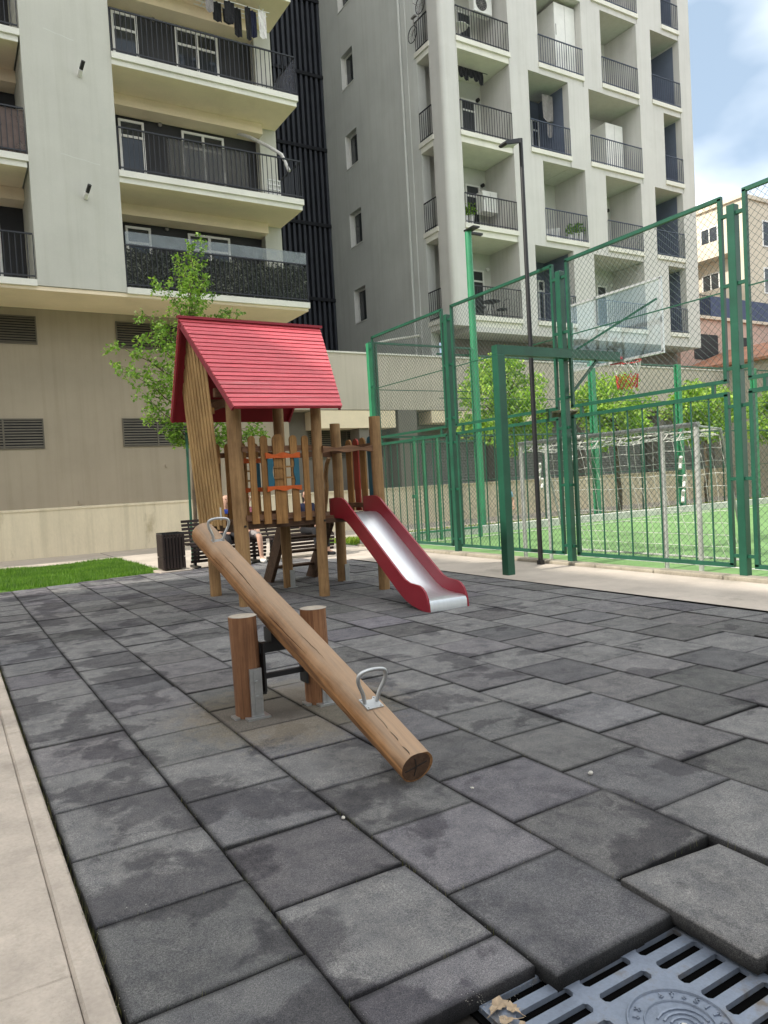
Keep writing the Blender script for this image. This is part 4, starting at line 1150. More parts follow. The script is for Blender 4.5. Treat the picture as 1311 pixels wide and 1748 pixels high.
def railx(mb, x, y0, y1, z0, h=1.02, pitch=.118, bw=.016):
    mb.box(x-.02, y0, z0+h-.03, x+.02, y1, z0+h); mb.box(x-.012, y0, z0+.06, x+.012, y1, z0+.09)
    n = max(1, int((y1-y0)/pitch))
    for k in range(n+1):
        y = y0+(y1-y0)*k/n; mb.box(x-bw/2, y-bw/2, z0, x+bw/2, y+bw/2, z0+h-.03)
def win(parent, x0, x1, z0, z1, y, mull=1, transom=True, name='balcony_door', fr=.06, pane='glass'):
    mb = MB(); t = .05
    mb.box(x0, y-t, z0, x0+fr, y, z1); mb.box(x1-fr, y-t, z0, x1, y, z1); mb.box(x0+fr, y-t, z1-fr, x1-fr, y, z1); mb.box(x0+fr, y-t, z0, x1-fr, y, z0+fr)
    for k in range(1, mull+1):
        x = x0+(x1-x0)*k/(mull+1); mb.box(x-fr*.6, y-t+.003, z0+fr, x+fr*.6, y, z1-fr)
    if transom: zt = z1-.42; mb.box(x0+fr, y-t+.006, zt-.03, x1-fr, y, zt+.03)
    o = mb.build(name, M['white'], parent)
    g = MB(); g.box(x0+fr, y-.018, z0+fr, x1-fr, y-.012, z1-fr); g.build('pane', M[pane], o)
    return o
for i, f in enumerate(FL):
    for (x0, x1) in ((3.765, 8.53), (-3.98, 1.825)):
        s_ = MB(); s_.box(x0, YF-.035, f-.145, x1, YB-.004, f)
        if i: s_.box(x0, YF+.02, f-.27, x1-.03, YB-.004, f-.146)
        sl_ = s_.build('balcony', M['b1white'], b1)
        u = MB(); u.box(x0, YF+.03, f-.275 if i else f-.21, x1-.04, YB-.006, (f-.271) if i else f-.205); u.build('balcony_soffit', M['soffit'], sl_)
        if i:
            u = MB(); u.box(x0, 16.95, f-.56, min(x1, 8.0), YB-.006, f-.276); u.build('beam', M['soffit'], sl_)
        rl = MB(); rail(rl, x0+.02, x1-.03, YF, f)
        if x1 > 3: railx(rl, x1-.03, YF+.02, 17.15, f)
        rl.build('railing', M['rail'], sl_)
    win(b1, 4.22, 4.87, f+.02, f+2.08, YB-.003, 0)
    win(b1, 5.86, 7.04, f+.02, f+2.08, YB-.003, 1)
    win(b1, -.2, 1.30, f+.02, f+2.12, YB-.003, 1)
    lm = MB(); lm.tube([(5.3,YB-.003,f+2.12),(5.3,YB-.07,f+2.12)], .05, 10); lm.build('wall_lamp', M['greycloth'], b1)
# first balcony: leaf screen and a glass strip; second: panel
mb = MB(); r_ = random.Random(4)
mb.grid(0, 0, 1, 1, 0, 1, 1); mb = MB()
mb.box(3.80, YF+.03, FL[0]+.03, 8.46, YF+.045, FL[0]+.86)
sc = mb.build('privacy_screen', M['screen'], b1)
lf = MB()
for k in range(5200):
    x = r_.uniform(3.8, 8.46); z = FL[0]+r_.uniform(.05,.93); y = YF+.028-r_.random()*.02
    a = r_.uniform(0, 6.28); s_ = r_.uniform(.02,.05)
    lf.add([(x,y,z),(x+math.cos(a)*s_-math.sin(a)*s_*.4,y-.012,z+math.sin(a)*s_+math.cos(a)*s_*.4),(x+math.cos(a)*s_*1.8,y,z+math.sin(a)*s_*1.8),(x+math.cos(a)*s_+math.sin(a)*s_*.4,y-.004,z+math.sin(a)*s_-math.cos(a)*s_*.4)], [(0,1,2,3)])
lf.build('screen_leaves', leafmat('screen_leaf', (.03,.034,.03), (.06,.066,.056), (.24,.25,.23)), sc, fixn=False)
mb = MB(); mb.box(3.80, YF-.004, FL[0]+1.02, 8.50, YF+.004, FL[0]+1.32); mb.box(8.496, YF+.006, FL[0]+.1, 8.504, 17.1, FL[0]+1.32); mb.build('glass_screen', M['glasspanel'], b1)
mb = MB(); mb.box(4.95, YF+.03, FL[1]+.03, 7.0, YF+.036, FL[1]+.98); mb.build('mesh_screen', clear('shade_mesh', (.10,.095,.085), .55, .8), b1)
mb = MB(); mb.box(8.492, YF+.03, FL[2]+.05, 8.498, 17.1, FL[2]+1.0); mb.build('side_screen', clear('side_mesh', (.16,.17,.21), .6, .8), b1)
mb = MB(); mb.box(-.9, YF+.03, FL[1]+.03, 1.80, YF+.036, FL[1]+.98); mb.build('shade_cloth', clear('shade_cloth', (.16,.115,.10), .75, .8), b1)
for (x, z) in ((3.03, 11.10), (2.98, 8.33)):
    mb = MB(); mb.tube([(x,YF,z-.04),(x+.01,YF-.16,z+.03)], .055, 10); sp = mb.build('wall_spout', M['white'], b1, smooth=True)
    mb = MB(); mb.tube([(x+.012,YF-.17,z+.03),(x+.05,YF-.30,z+.16)], .045, 10); mb.build('nozzle', M['black'], sp, smooth=True)
mb = MB(); mb.tube([(8.15,17.3,6.1),(8.15,17.3,1.2)], .05, 10); mb.build('downpipe', M['b1wall'], b1, smooth=True)
for (x0_, x1_, z_) in ((2.32,2.95,11.95),(2.5,3.35,9.22)):
    mb = MB(); pts = [(x0_+(x1_-x0_)*k/10, YF-.0015, z_+.006*math.sin(k*1.3)-.012*k) for k in range(11)]
    for p, q in zip(pts[:-1], pts[1:]): mb.quad((p[0],p[1],p[2]-.012),(q[0],q[1],q[2]-.012),(q[0],q[1],q[2]+.014),(p[0],p[1],p[2]+.014))
    mb.build('patched_crack', M['patch'], b1)
def louvre(parent, x0, x1, z0, z1, y):
    mb = MB()
    for (a, b, c, d_) in ((x0-.03,x1+.03,z1,z1+.03),(x0-.03,x1+.03,z0-.03,z0),(x0-.03,x0,z0,z1),(x1,x1+.03,z0,z1),((x0+x1)/2-.02,(x0+x1)/2+.02,z0,z1)): mb.box(a, y-.03, c, b, y-.001, d_)
    n = int((z1-z0)/.062)
    for k in range(n):
        z = z0+(k+.5)*(z1-z0)/n
        mb.add([(x0,y-.028,z-.022),(x1,y-.028,z-.022),(x1,y-.004,z+.018),(x0,y-.004,z+.018),(x0,y-.022,z-.024),(x1,y-.022,z-.024),(x1,y-.0035,z+.012),(x0,y-.0035,z+.012)], [(0,1,2,3),(7,6,5,4),(0,4,5,1)])
    o = mb.build('louvre', M['louvre'], parent)
    g = MB(); g.box(x0, y-.003, z0, x1, y-.001, z1); g.build('louvre_back', M['finback'], o)
for (z0, z1) in ((2.70,3.38),(5.25,5.88)):
    for (x0, x1) in ((-3.6,-1.9),(.18,1.91),(3.84,5.58)): louvre(b1, x0, x1, z0, z1, YB)
mb = MB(); mb.box(4.85,17.47,2.1,4.92,YB-.002,2.17); mb.box(2.62,17.47,1.26,2.70,YB-.002,1.34); mb.build('socket', M['tan'], b1)

# stuff on its balconies
mb = MB()
def hang(mb, x, y, z, w, l, r, n=6):
    vs = []; 
    for j in range(n+1):
        for i in range(5):
            u = i/4; t = j/n
            vs.append((x+w*(u-.5)*(1-.12*math.sin(t*3)), y+.03*math.sin(u*9+t*4), z-l*t*(1-.12*r.random()*(u-.5)**2*4)))
    mb.add(vs, [(j*5+i,j*5+i+1,(j+1)*5+i+1,(j+1)*5+i) for j in range(n) for i in range(4)])
r_ = random.Random(14)
rk = thing('drying_rack', 'ceiling drying rack hung with dark laundry on top left balcony', 'drying rack', (7.0,16.3,14.1))
mb = MB()
for k in range(4): mb.beam((6.1,16.0+k*.16,13.98),(8.0,16.0+k*.16,13.98), .014)
mb.beam((6.3,15.95,14.0),(6.3,16.55,14.0), .02); mb.beam((7.8,15.95,14.0),(7.8,16.55,14.0), .02); mb.beam((6.3,16.2,14.0),(6.3,16.2,14.24), .015); mb.beam((7.8,16.2,14.0),(7.8,16.2,14.24), .015)
mb.build('rack', M['white'], rk)
for k, (x, y, w, l, c) in enumerate(((6.35,16.0,.22,.42,'greycloth'),(6.6,16.16,.25,.50,'blackcloth'),(6.88,16.0,.28,.55,'blackcloth'),(7.15,16.16,.22,.75,'blackcloth'),(7.38,16.0,.16,.86,'blackcloth'),(7.55,16.1,.22,.70,'navycloth'),(7.78,16.0,.22,.72,'whitecloth'),(6.95,16.3,.3,.4,'blackcloth'))):
    q = MB(); hang(q, x, y, 13.98, w, l, r_)
    o = q.build('laundry', M[c], loc=(x,y,13.98), fixn=False); 
    tag(o, ['short grey garment at the left end of the drying rack','dark garment second from left on the rack','wide dark shirt in middle of the drying rack','long black trouser leg on the drying rack','longest narrow black garment on the drying rack','dark navy garment next to the white cloth','white cloth at the right end of the drying rack','short dark garment behind the others on the rack'][k], 'laundry', 'laundry on the drying rack')
mb = MB(); mb.tube([(7.35,17.3,11.3),(7.6,16.9,11.05),(7.95,16.5,10.7),(8.2,16.2,10.4),(8.3,16.0,9.9)], .045, 8); o = mb.build('cable_bundle', M['whitecloth'], loc=(7.9,16.5,10.5), smooth=True); tag(o, 'pale hose sagging from beam to rail on the middle left balcony', 'hose')
mb = MB()
for k in range(7): mb.box(7.55+k*.06, 15.82, 9.07, 7.575+k*.06, 15.84, 9.50)
for k in range(4): mb.box(7.55, 15.80, 9.12+k*.12, 7.94, 15.82, 9.15+k*.12)
o = mb.build('crate', M['white'], loc=(7.75,15.82,9.07)); tag(o, 'white open wire crate behind the railing of middle left balcony', 'crate')
mb = MB()
hang(mb, .55, 16.3, 6.95, .42, .55, r_); o = mb.build('laundry', M['paleblue'], loc=(.55,16.3,6.95), fixn=False); tag(o, 'blue cloth hanging on the lowest balcony at left edge', 'laundry')

# ------------------------------------------------------------------ louvred tower between the blocks
tw = thing('stair_tower', 'dark tower of vertical metal fins between the two apartment blocks', 'tower', (11.8,26.6,0))
mb = MB(); mb.box(8.53, 26.75, 0, 15.08, 27.4, 27); mb.build('wall', M['finback'], tw)
mb = MB(); x = 8.6
while x < 15.05:
    mb.box(x, 26.55, 5.0, x+.11, 26.75, 27); x += .245
mb.build('fins', M['fin'], tw)
mb = MB()
for z in (6.3,9.5,12.72,15.98,19.1,22.3): mb.box(8.53, 26.50, z-.09, 15.08, 26.74, z+.05)
mb.build('bands', M['finback'], tw)

# ------------------------------------------------------------------ apartment building on the right
b2 = thing('apartment_building', 'tall pale apartment block with staggered square loggias behind the court', 'building', (21, 18, 0))
Z = [6.85, 10.0, 13.15, 16.31, 19.52, 22.7]
ROWS = [dict(A=(15.80,18.17),B=(18.95,20.90),C=(21.99,24.87),D=(26.38,27.5)),
        dict(A=(15.80,18.15),B=(19.54,21.72),C=(22.84,24.88),D=(25.73,27.5)),
        dict(A=(15.79,18.12),B=(19.00,21.00),C=(22.08,25.02),D=(26.46,27.6)),
        dict(A=(15.78,18.13),B=(19.56,21.84),C=(22.88,24.95),D=(25.80,27.6)),
        dict(A=(15.78,18.13),B=(19.02,21.02),C=(22.42,25.04),D=(26.54,27.6)),
        dict(A=(15.78,18.13),B=(19.56,21.84),C=(22.88,24.95),D=(25.80,27.6))]
XL, XR, Y2, YD = 15.10, 28.33, 18.0, 19.65
w = MB(); jamb = MB()
for i, row in enumerate(ROWS):
    z0 = Z[i]-.22; z1 = (Z[i+1] if i+1 < len(Z) else 26.)-.22
    x = 15.76
    for c in 'ABCD':
        a, b = row[c]
        if a-x > .01: w.box(x, Y2, z0, a, YD, z1)
        x = b
    w.box(x, Y2, z0, XR, YD, z1)
w.box(15.76, Y2+.004, 6.45, XR, YD, 6.63-.002)
w.box(XL, YD+.3, 26, XR, 30, 26.3)
# rounded corner pillar
pts = [(15.10,18.70),(15.10,18.16)]
for k in range(7): a = PI+PI/2*k/6; pts.append((15.26+.16*math.cos(a), 18.16+.16*math.sin(a)))
pts += [(15.758,18.0),(15.758,18.70)]
w.prism(pts, 'z', 6.63, 26)
w.box(28.0, YD, 6.4, XR, 30, 26)
w.build('wall', M['b2wall'], b2)
# side wall with windows
sw = MB(); ya, yb = 23.92, 24.90
sw.box(XL, 19.45, 5.45, XL+.35, ya, 26); sw.box(XL, yb, 5.45, XL+.35, 27.4, 26)
WZ = [(8.12,9.50),(11.28,12.66),(14.50,15.86),(17.74,19.10),(20.9,22.25)]
zz = 5.45
for a, b in WZ: sw.box(XL, ya, zz, XL+.35, yb, a); zz = b
sw.box(XL, ya, zz, XL+.35, yb, 26)
sw.build('side_wall', M['b2side'], b2)
for a, b in WZ:
    q = MB(); q.box(XL+.20, ya+.001, a, XL+.26, ya+.07, b); q.box(XL+.20, yb-.07, a, XL+.26, yb-.001, b); q.box(XL+.20, ya+.07, b-.07, XL+.26, yb-.07, b); q.box(XL+.20, ya+.07, a, XL+.26, yb-.07, a+.07)
    q.box(XL-.02, ya-.03, a-.03, XL+.22, yb+.03, a)
    o = q.build('window', M['white'], b2); g = MB(); g.box(XL+.225, ya+.07, a+.07, XL+.235, yb-.07, b-.07); g.build('pane', M['glass'], o)
    q = MB(); q.box(XL+.003, yb-.006, a, XL+.20, yb-.0005, b); q.build('lit_reveal', M['white'], o)  # far jamb alone plated white, its lit look put into the colour
mb = MB(); mb.tube([(XL-.06,20.35,5.5),(XL-.06,20.35,26)], .05, 8); mb.tube([(XL-.02,20.0,5.5),(XL-.02,20.0,26)], .02, 6); mb.build('downpipe', M['b2side'], b2, smooth=True)
# back walls of the loggias
bw_ = MB(); bw_.box(15.3, YD+.002, 6.4, 25.4, YD+.2, 26); bw_.build('loggia_wall', M['b2back'], b2)
bw_ = MB(); bw_.box(25.4, YD+.002, 6.4, 28.0, YD+.2, 26); bw_.build('loggia_wall', M['b2slate_haze'], b2)
lower = MB(); lower.box(15.6, 19.2, 4.9, 28.3, 19.5, 6.44); lower.build('ground_storey', M['recess'], b2)
for i, row in enumerate(ROWS):
    for c in 'ABCD':
        a, b = row[c]; f = Z[i]+.16
        s_ = MB(); s_.box(a-.03, Y2-.05, Z[i], b+.03, Y2+.25, f)
        bal = s_.build('balcony', M['b1white'], b2)
        s_ = MB(); s_.box(a, Y2+.03, Z[i]-.21, b, YD, Z[i]-.001); s_.build('balcony_floor', M['b1white'] if c in 'A' else M['b2wall'], bal)
        rl = MB(); rail(rl, a, b, Y2+.0, f, 1.05, .115); rl.build('railing', M['rail'] if c in 'A' else M['railhaze'], bal)
        if c == 'D' or (c == 'B' and i in (0,2)) :
            q = MB(); q.box(b-.004, Y2+.3, f, b+.002-.003, YD, Z[i]+2.9); q.box(a+.001, YD-.02, f, b-.005, YD-.001, Z[i]+2.92); q.build('loggia_lining', M['b2slate_haze'], bal)
        if c == 'A': win(b2, 17.13, 17.80, f, f+2.15, YD-.001, 0, True, 'balcony_door')
        if c == 'C': win(b2, (a+.316)*1.0807-.28, min((a+.316)*1.0807+.32, b-.05), f, f+2.15, YD-.001, 0, True, 'balcony_door')
        if c == 'B' and i in (0,2,4): win(b2, (a+.316)*1.0807-.33, b-.06, f, f+2.05, YD-.025, 0, True, 'balcony_door')
        if c in 'AC' and i in (0,1,2): 
            q = MB(); q.tube([(b-.2,YD-.001,f+2.2),(b-.2,YD-.1,f+2.2)], .07, 10); q.build('wall_lamp', M['white'] if i == 0 else M['black'], b2)
    # side balcony behind the corner pillar
    f = Z[i]+.16
    s_ = MB(); s_.box(XL-.05, 18.64, Z[i], XL+.2, 19.52, f); s_.box(XL, 18.70, Z[i]-.2, 15.78, 19.45, Z[i]-.001); bal = s_.build('side_balcony', M['b1white'], b2)
    rl = MB(); railx(rl, XL, 18.7, 19.45, f, 1.05, .12); rl.build('railing', M['rail'], bal)
    q = MB(); q.box(15.70, 18.701, f, 15.757, 19.449, Z[i]+2.9); q.build('loggia_lining', M['b2back'], bal)

# things on its balconies
def ac(x, y, z, label):
    t = thing('air_conditioner', label, 'air conditioner', (x,y,z))
    mb = MB(); mb.cbox(x-.42, y-.15, z, x+.42, y+.15, z+.62, .02); c = mb.build('casing', M['white'], t)
    mb = MB(); n = 20; mb.add([(x-.08+.25*math.cos(2*PI*k/n), y-.153, z+.31+.25*math.sin(2*PI*k/n)) for k in range(n)], [tuple(range(n))]); 
    fan = mb.build('fan_opening', M['black'], c)
    mb = MB()
    for rr in (.08,.14,.2,.25): mb.tube([(x-.08+rr*math.cos(2*PI*k/n), y-.162, z+.31+rr*math.sin(2*PI*k/n)) for k in range(n)], .006, 4, closed=True)
    for k in range(6): a = PI*k/6; mb.tube([(x-.08-.25*math.cos(a),y-.165,z+.31-.25*math.sin(a)),(x-.08+.25*math.cos(a),y-.165,z+.31+.25*math.sin(a))], .006, 4)
    mb.build('guard', M['greycloth'], fan)
    return t
ac(17.55, 18.75, 18.05, 'white air conditioner fan unit on the top balcony beside corner pillar')
def potrow(x0, n, y, z, lab, plants, grp):
    for k in range(n):
        x = x0+k*.26; h = .30+.06*((k*7)%3)
        t = thing('plant_pot', lab[k], 'plant pot', (x,y,z), grp)
        mb = MB(); mb.tube([(x,y,z),(x,y,z+h)], [.085,.11], 10); mb.build('pot', M['pot'], t, smooth=True)
        if plants:
            q = MB(); leaf_cloud(q, rnd, [(Vector((x,y,z+h+.18)), .2)], 420, .12, 1.3); q.build('plant', M['leaf'], t, fixn=False)
potrow(19.75, 3, 18.2, Z[1]+.17, ['white pot at left end behind the second-column railing','white pot second from left in that balcony row','tall white pot third in the balcony row'], False, 'white pots in a row on the balcony')
potrow(21.0, 3, 18.22, Z[1]+.17, ['planted white pot left of a group at the balcony right end','planted white pot in middle of the balcony right end group','planted white pot at the balcony right corner'], True, 'planted pots at the balcony end')
potrow(15.95, 2, 18.2, Z[1]+.17, ['white pot by the corner pillar on the third visible balcony','second white pot from the corner pillar on that balcony'], True, 'pots by the corner pillar')
def cabinet(x0, x1, y0, y1, z, h, label, nm, m='white'):
    t = thing(nm, label, nm.replace('_',' '), ((x0+x1)/2,(y0+y1)/2,z))
    mb = MB(); mb.cbox(x0, y0, z, x1, y1, z+h, .015); c = mb.build('body', M[m], t)
    mb = MB(); mb.box((x0+x1)/2-.004, y0-.006, z+.05, (x0+x1)/2+.004, y0-.001, z+h-.05); mb.box(x0+.04, y0-.012, z+h*.55, x0+.07, y0-.001, z+h*.7); mb.build('door_seam', M['greycloth'], c)
cabinet(23.75, 24.75, 18.7, 19.5, Z[2]+.17, 2.15, 'white storage cabinet on a high balcony two columns from right', 'cabinet')
cabinet(20.75, 21.82, 18.3, 19.6, Z[3]+.17, 2.7, 'bright white enclosure filling the right half of an upper balcony', 'cabinet')
cabinet(17.35, 18.05, 18.9, 19.3, Z[1]+1.1, .75, 'white boiler box on the wall of the third visible balcony', 'water_heater')
def laundry_line(x, y, z, label, c='blackcloth'):
    mb = MB(); r = random.Random(int(x*10+z)); mb.beam((x-.7,y,z),(x+.7,y,z), .015)
    for k in range(5): hang(mb, x-.5+k*.22, y, z, .22, .3+.25*r.random(), r)
    o = mb.build('laundry_line', M[c], loc=(x,y,z), fixn=False); tag(o, label, 'laundry')
laundry_line(16.9, 18.6, Z[3]-.42, 'dark washing hung under the ceiling of the pillar-side balcony')
mb = MB(); hang(mb, 20.6, 18.7, Z[3]-.45, .55, 1.0, random.Random(3)); hang(mb, 20.75, 18.8, Z[3]-.5, .3, 1.5, random.Random(4)); o = mb.build('laundry', M['greycloth'], loc=(20.6,18.7,15.8), fixn=False); tag(o, 'pale bundle of cloth hanging inside a second-column upper balcony', 'laundry')
def cafe_table(x, y, z, label, m):
    t = thing('table', label, 'table', (x,y,z)); mb = MB(); mb.tube([(x,y,z+.68),(x,y,z+.70)], .33, 20); mb.build('table_top', M[m], t)
    mb = MB()
    for k in range(3): a = 2*PI*k/3; mb.tube([(x+.25*math.cos(a),y+.25*math.sin(a),z),(x+.05*math.cos(a),y+.05*math.sin(a),z+.68)], .014, 6)
    mb.build('legs', M[m], t)
cafe_table(17.2, 18.55, Z[0]+.16, 'small dark round table behind the lowest pillar-side railing', 'black')
def chair(x, y, z, label, m, fx_):
    t = thing('chair', label, 'chair', (x,y,z)); mb = MB(); mb.tube([(x,y,z+.43),(x,y,z+.46)], .2, 14); mb.build('seat', M[m], t)
    mb = MB(); mb.tube([(x-fx_*.2,y-.18,z+.45),(x-fx_*.24,y-.15,z+.8),(x-fx_*.25,y,z+.86),(x-fx_*.24,y+.15,z+.8),(x-fx_*.2,y+.18,z+.45)], .014, 6); mb.build('backrest', M[m], t)
    for a in (.8,2.3,3.9,5.4):
        mb = MB(); mb.tube([(x+.15*math.cos(a),y+.15*math.sin(a),z+.43),(x+.2*math.cos(a),y+.2*math.sin(a),z)], .012, 6); mb.build('leg', M[m], t)
chair(16.7, 18.55, Z[0]+.16, 'dark metal chair left of the small balcony table', 'black', 1)
chair(17.7, 18.55, Z[0]+.16, 'dark metal chair right of the small balcony table', 'black', -1)
cafe_table(16.3, 18.5, Z[3]+.16, 'white round table on the high balcony below the air conditioner', 'white')
bk = thing('bicycle', 'old bicycle strapped outside the railing left of the corner pillar', 'bicycle', (14.95,19.1,17.1))
for k, (y, z) in enumerate(((19.40,17.05),(18.85,17.75))):
    mb = MB(); mb.tube([(14.95,y+.27*math.cos(t),z+.27*math.sin(t)) for t in [2*PI*j/20 for j in range(20)]], .016, 5, closed=True)
    for j in range(5): a = PI*j/5; mb.tube([(14.95,y-.27*math.cos(a),z-.27*math.sin(a)),(14.95,y+.27*math.cos(a),z+.27*math.sin(a))], .004, 3)
    mb.build('wheel', M['black'], bk)
mb = MB(); mb.tube([(14.95,19.40,17.05),(14.95,19.25,17.55),(14.95,18.95,17.45),(14.95,19.40,17.05)], .014, 5); mb.tube([(14.95,18.95,17.45),(14.95,18.85,17.75)], .014, 5); mb.tube([(14.95,18.95,17.45),(14.95,19.0,17.8),(14.75,19.0,17.85)], .012, 5); mb.box(14.9,19.15,17.55,15.0,19.38,17.6); mb.build('frame', M['greycloth'], bk)

# ------------------------------------------------------------------ podium wall behind path
pd = thing('podium', 'long beige podium wall with shaded recess behind the path and court', 'building', (18, 17.5, 0))
mb = MB(); mb.box(8.502, 17.5, 3.66, 29.4, 18.3, 5.38); mb.box(8.502, 18.3, 4.9, 29.4, 18.35, 5.38); mb.build('parapet', M['podium'], pd)
mb = MB(); mb.box(8.502, 17.46, 5.38, 29.4, 17.8, 5.43); mb.build('coping', M['b1white'], pd)
mb = MB(); mb.box(8.502, 18.3, 0, 29.4, 18.6, 4.9); mb.box(12.3, 17.504, 1.18, 13.0, 18.3, 3.655); mb.build('recess_wall', M['recess'], pd)
mb = MB(); mb.box(8.502, 17.44, -.03, 29.4, 17.56, 1.16); mb.box(8.502, 17.40, 1.16, 29.4, 17.58, 1.20); mb.build('plinth', M['plinth'], pd)
mb = MB(); mb.box(9.4, 17.52, 3.1, 12.2, 18.29, 3.64); mb.box(13.6, 17.52, 3.25, 18.0, 18.29, 3.64); mb.build('beam', M['soffit'], pd)
louvre(pd, 9.5, 12.1, 2.25, 3.08, 18.29)
for (a, b) in ((13.2,16.2),(16.7,20.4),(20.9,24.6),(25.1,29.0)):
    mb = MB(); z = 1.2; 
    while z < 3.2:
        mb.add([(a,18.22,z),(b,18.22,z),(b,18.27,z+.10),(a,18.27,z+.10)], [(0,1,2,3)]); z += .1
    mb.build('roller_shutter', M['shutter'], pd)
for x in (10.9, 16.4, 20.6, 24.8):
    mb = MB(); mb.box(x, 17.6, 1.2, x+.35, 18.2, 3.655); mb.build('pier', M['recess'], pd)
mb = MB(); mb.box(8.502, 18.4, 5.0, 29.4, 26.5, 5.2); mb.build('deck', M['recess'], pd)
mb = MB(); mb.tube([(12.1,19.0,5.95),(13.2,19.3,6.25),(14.7,19.6,6.55),(15.0,20.1,6.6)], .045, 8); mb.build('pipe', M['b1wall'], pd, smooth=True)

# ------------------------------------------------------------------ buildings far right
sh = thing('shed', 'low grey building with terracotta roof edge right of the podium', 'building', (31,15,0))
mb = MB(); mb.box(29.5, 6, -.03, 36, 19.7, 5.62); mb.build('wall', M['podium'], sh)
mb = MB(); mb.prism([(29.2,5.62),(29.2,5.74),(33,6.9),(36.3,6.9),(36.3,5.62)], 'y', 5.8, 19.9); mb.build('roof', M['terra'], sh)
bh = thing('brick_house', 'pinkish brick house with navy screened terrace at right', 'building', (36,21.5,0))
mb = MB(); mb.box(29.6, 20.0, 0, 42, 23.2, 8.32); mb.build('wall', M['brick'], bh)
mb = MB(); mb.box(29.4, 19.85, 8.32, 42.2, 23.3, 8.46); mb.build('cornice', M['cream'], bh)
mb = MB(); mb.box(31.9, 19.95, 8.46, 42, 20.0, 9.45); mb.box(31.9,20.0,8.46,31.95,23,9.45); mb.build('terrace_screen', M['navy'], bh)
mb = MB(); rail(mb, 29.6, 31.85, 19.98, 8.46, 1.0, .16); mb.build('railing', M['rail'], bh)
for (a, b, c, d_) in ((30.6,32.4,6.4,7.6),(34.2,35.2,6.6,7.6),(37,38,6.6,7.6)):
    mb = MB(); mb.box(a, 19.97, c, b, 19.998, d_); mb.build('window', M['dark'], bh)
cb = thing('apartment_building', 'cream flat-roofed block with antennas farthest right in background', 'building', (50,30,0))
mb = MB(); mb.box(44, 25.9, 0, 70, 44, 18.0); mb.build('wall', M['cream'], cb)
mb = MB(); mb.box(43.85, 25.75, 18.0, 70.1, 44.1, 18.25); mb.build('roof', M['cream'], cb)
def winx(x, y0, y1, z0, z1, par):
    q = MB(); q.box(x-.06, y0, z0, x-.001, y0+.08, z1); q.box(x-.06, y1-.08, z0, x-.001, y1, z1); q.box(x-.06, y0+.08, z1-.08, x-.001, y1-.08, z1); q.box(x-.06, y0+.08, z0, x-.001, y1-.08, z0+.08); q.box(x-.055,(y0+y1)/2-.03,z0+.08,x-.002,(y0+y1)/2+.03,z1-.08)
    o = q.build('window', M['white'], par); g = MB(); g.box(x-.02, y0+.08, z0+.08, x-.0015, y1-.08, z1-.08); g.build('pane', M['glass'], o)
for z in (6.2,9.2,12.2,15.2):
    for y0 in (27.6,31.2,35.0,39): winx(44, y0, y0+1.3, z, z+1.7, cb)
    for x0 in (46,50,54,58,63):
        win(cb, x0, x0+1.5, z, z+1.7, 25.9-.001, 1, False, 'window', .09)
for z in (8.6,11.6,14.6):
    mb = MB(); mb.box(43.0, 26.3, z, 43.99, 30.2, z+.16); mb.box(43.0,26.3,z+.16,43.08,30.2,z+1.0); mb.build('balcony', M['cream'], cb)
lo_ = thing('apartment_building', 'lower cream block with roof railing between pale tower and background', 'building', (40,32,0))
mb = MB(); mb.box(38.5, 29.5, 0, 43.4, 40, 15.2); mb.build('wall', M['cream'], lo_)
mb = MB(); rail(mb, 38.5, 43.4, 29.55, 15.2, 1.2, .5, bw=.04); railx(mb, 38.55, 29.6, 40, 15.2, 1.2, .5, .04); mb.build('roof_railing', M['greycloth'], lo_)
for z in (8.8, 11.8): win(lo_, 40.2, 41.9, z, z+1.7, 29.49, 1, False, 'window', .09)
for k, (x, y, z0, z1, lab) in enumerate(((39.6,30.5,15.2,19.3,'shorter antenna mast left on the lower cream roof'),(41.6,30.2,15.2,20.4,'tallest antenna mast on the lower cream roof'),(43.0,30.0,15.2,18.6,'shortest antenna mast at right on the lower cream roof'))):
    mb = MB(); mb.tube([(x,y,z0),(x,y,z1)], .035, 6); mb.beam((x-.3,y,z1-.4),(x+.3,y,z1-.4), .02); o = mb.build('antenna', M['greycloth'], loc=(x,y,z0)); tag(o, lab, 'antenna', 'roof antennas')
tk = thing('water_tank', 'pale rounded tank on roof of the farthest cream block', 'tank', (46,30,18.25))
mb = MB(); mb.tube([(46,30,18.25),(46,30,19.0),(46,30,19.25)], [.7,.7,.3], 14); mb.build('tank', M['pot'], tk, smooth=True)

# unseen block added left of the playground so its shadow covers the tiles
shade_block = thing('apartment_building', 'unseen block added beyond the pavement to shade the playground', 'building', (-26,-6,0))
mb = MB(); mb.box(-36, -26, -.03, -24, 9.9, 27); mb.build('wall', M['b2wall'], shade_block)
mb = MB(); mb.box(-36, -44, -.03, 44, -32, 15); mb.build('unseen_wing', M['b2wall'], shade_block)  # unseen wing added behind the camera to darken reflections in the slide
for f in range(1, 8):
    for k in range(6):
        y = -22+k*5.2; q = MB(); q.box(-24, y, f*3.0, -23.95, y+1.6, f*3.0+1.5); q.build('window', M['glass'], shade_block)

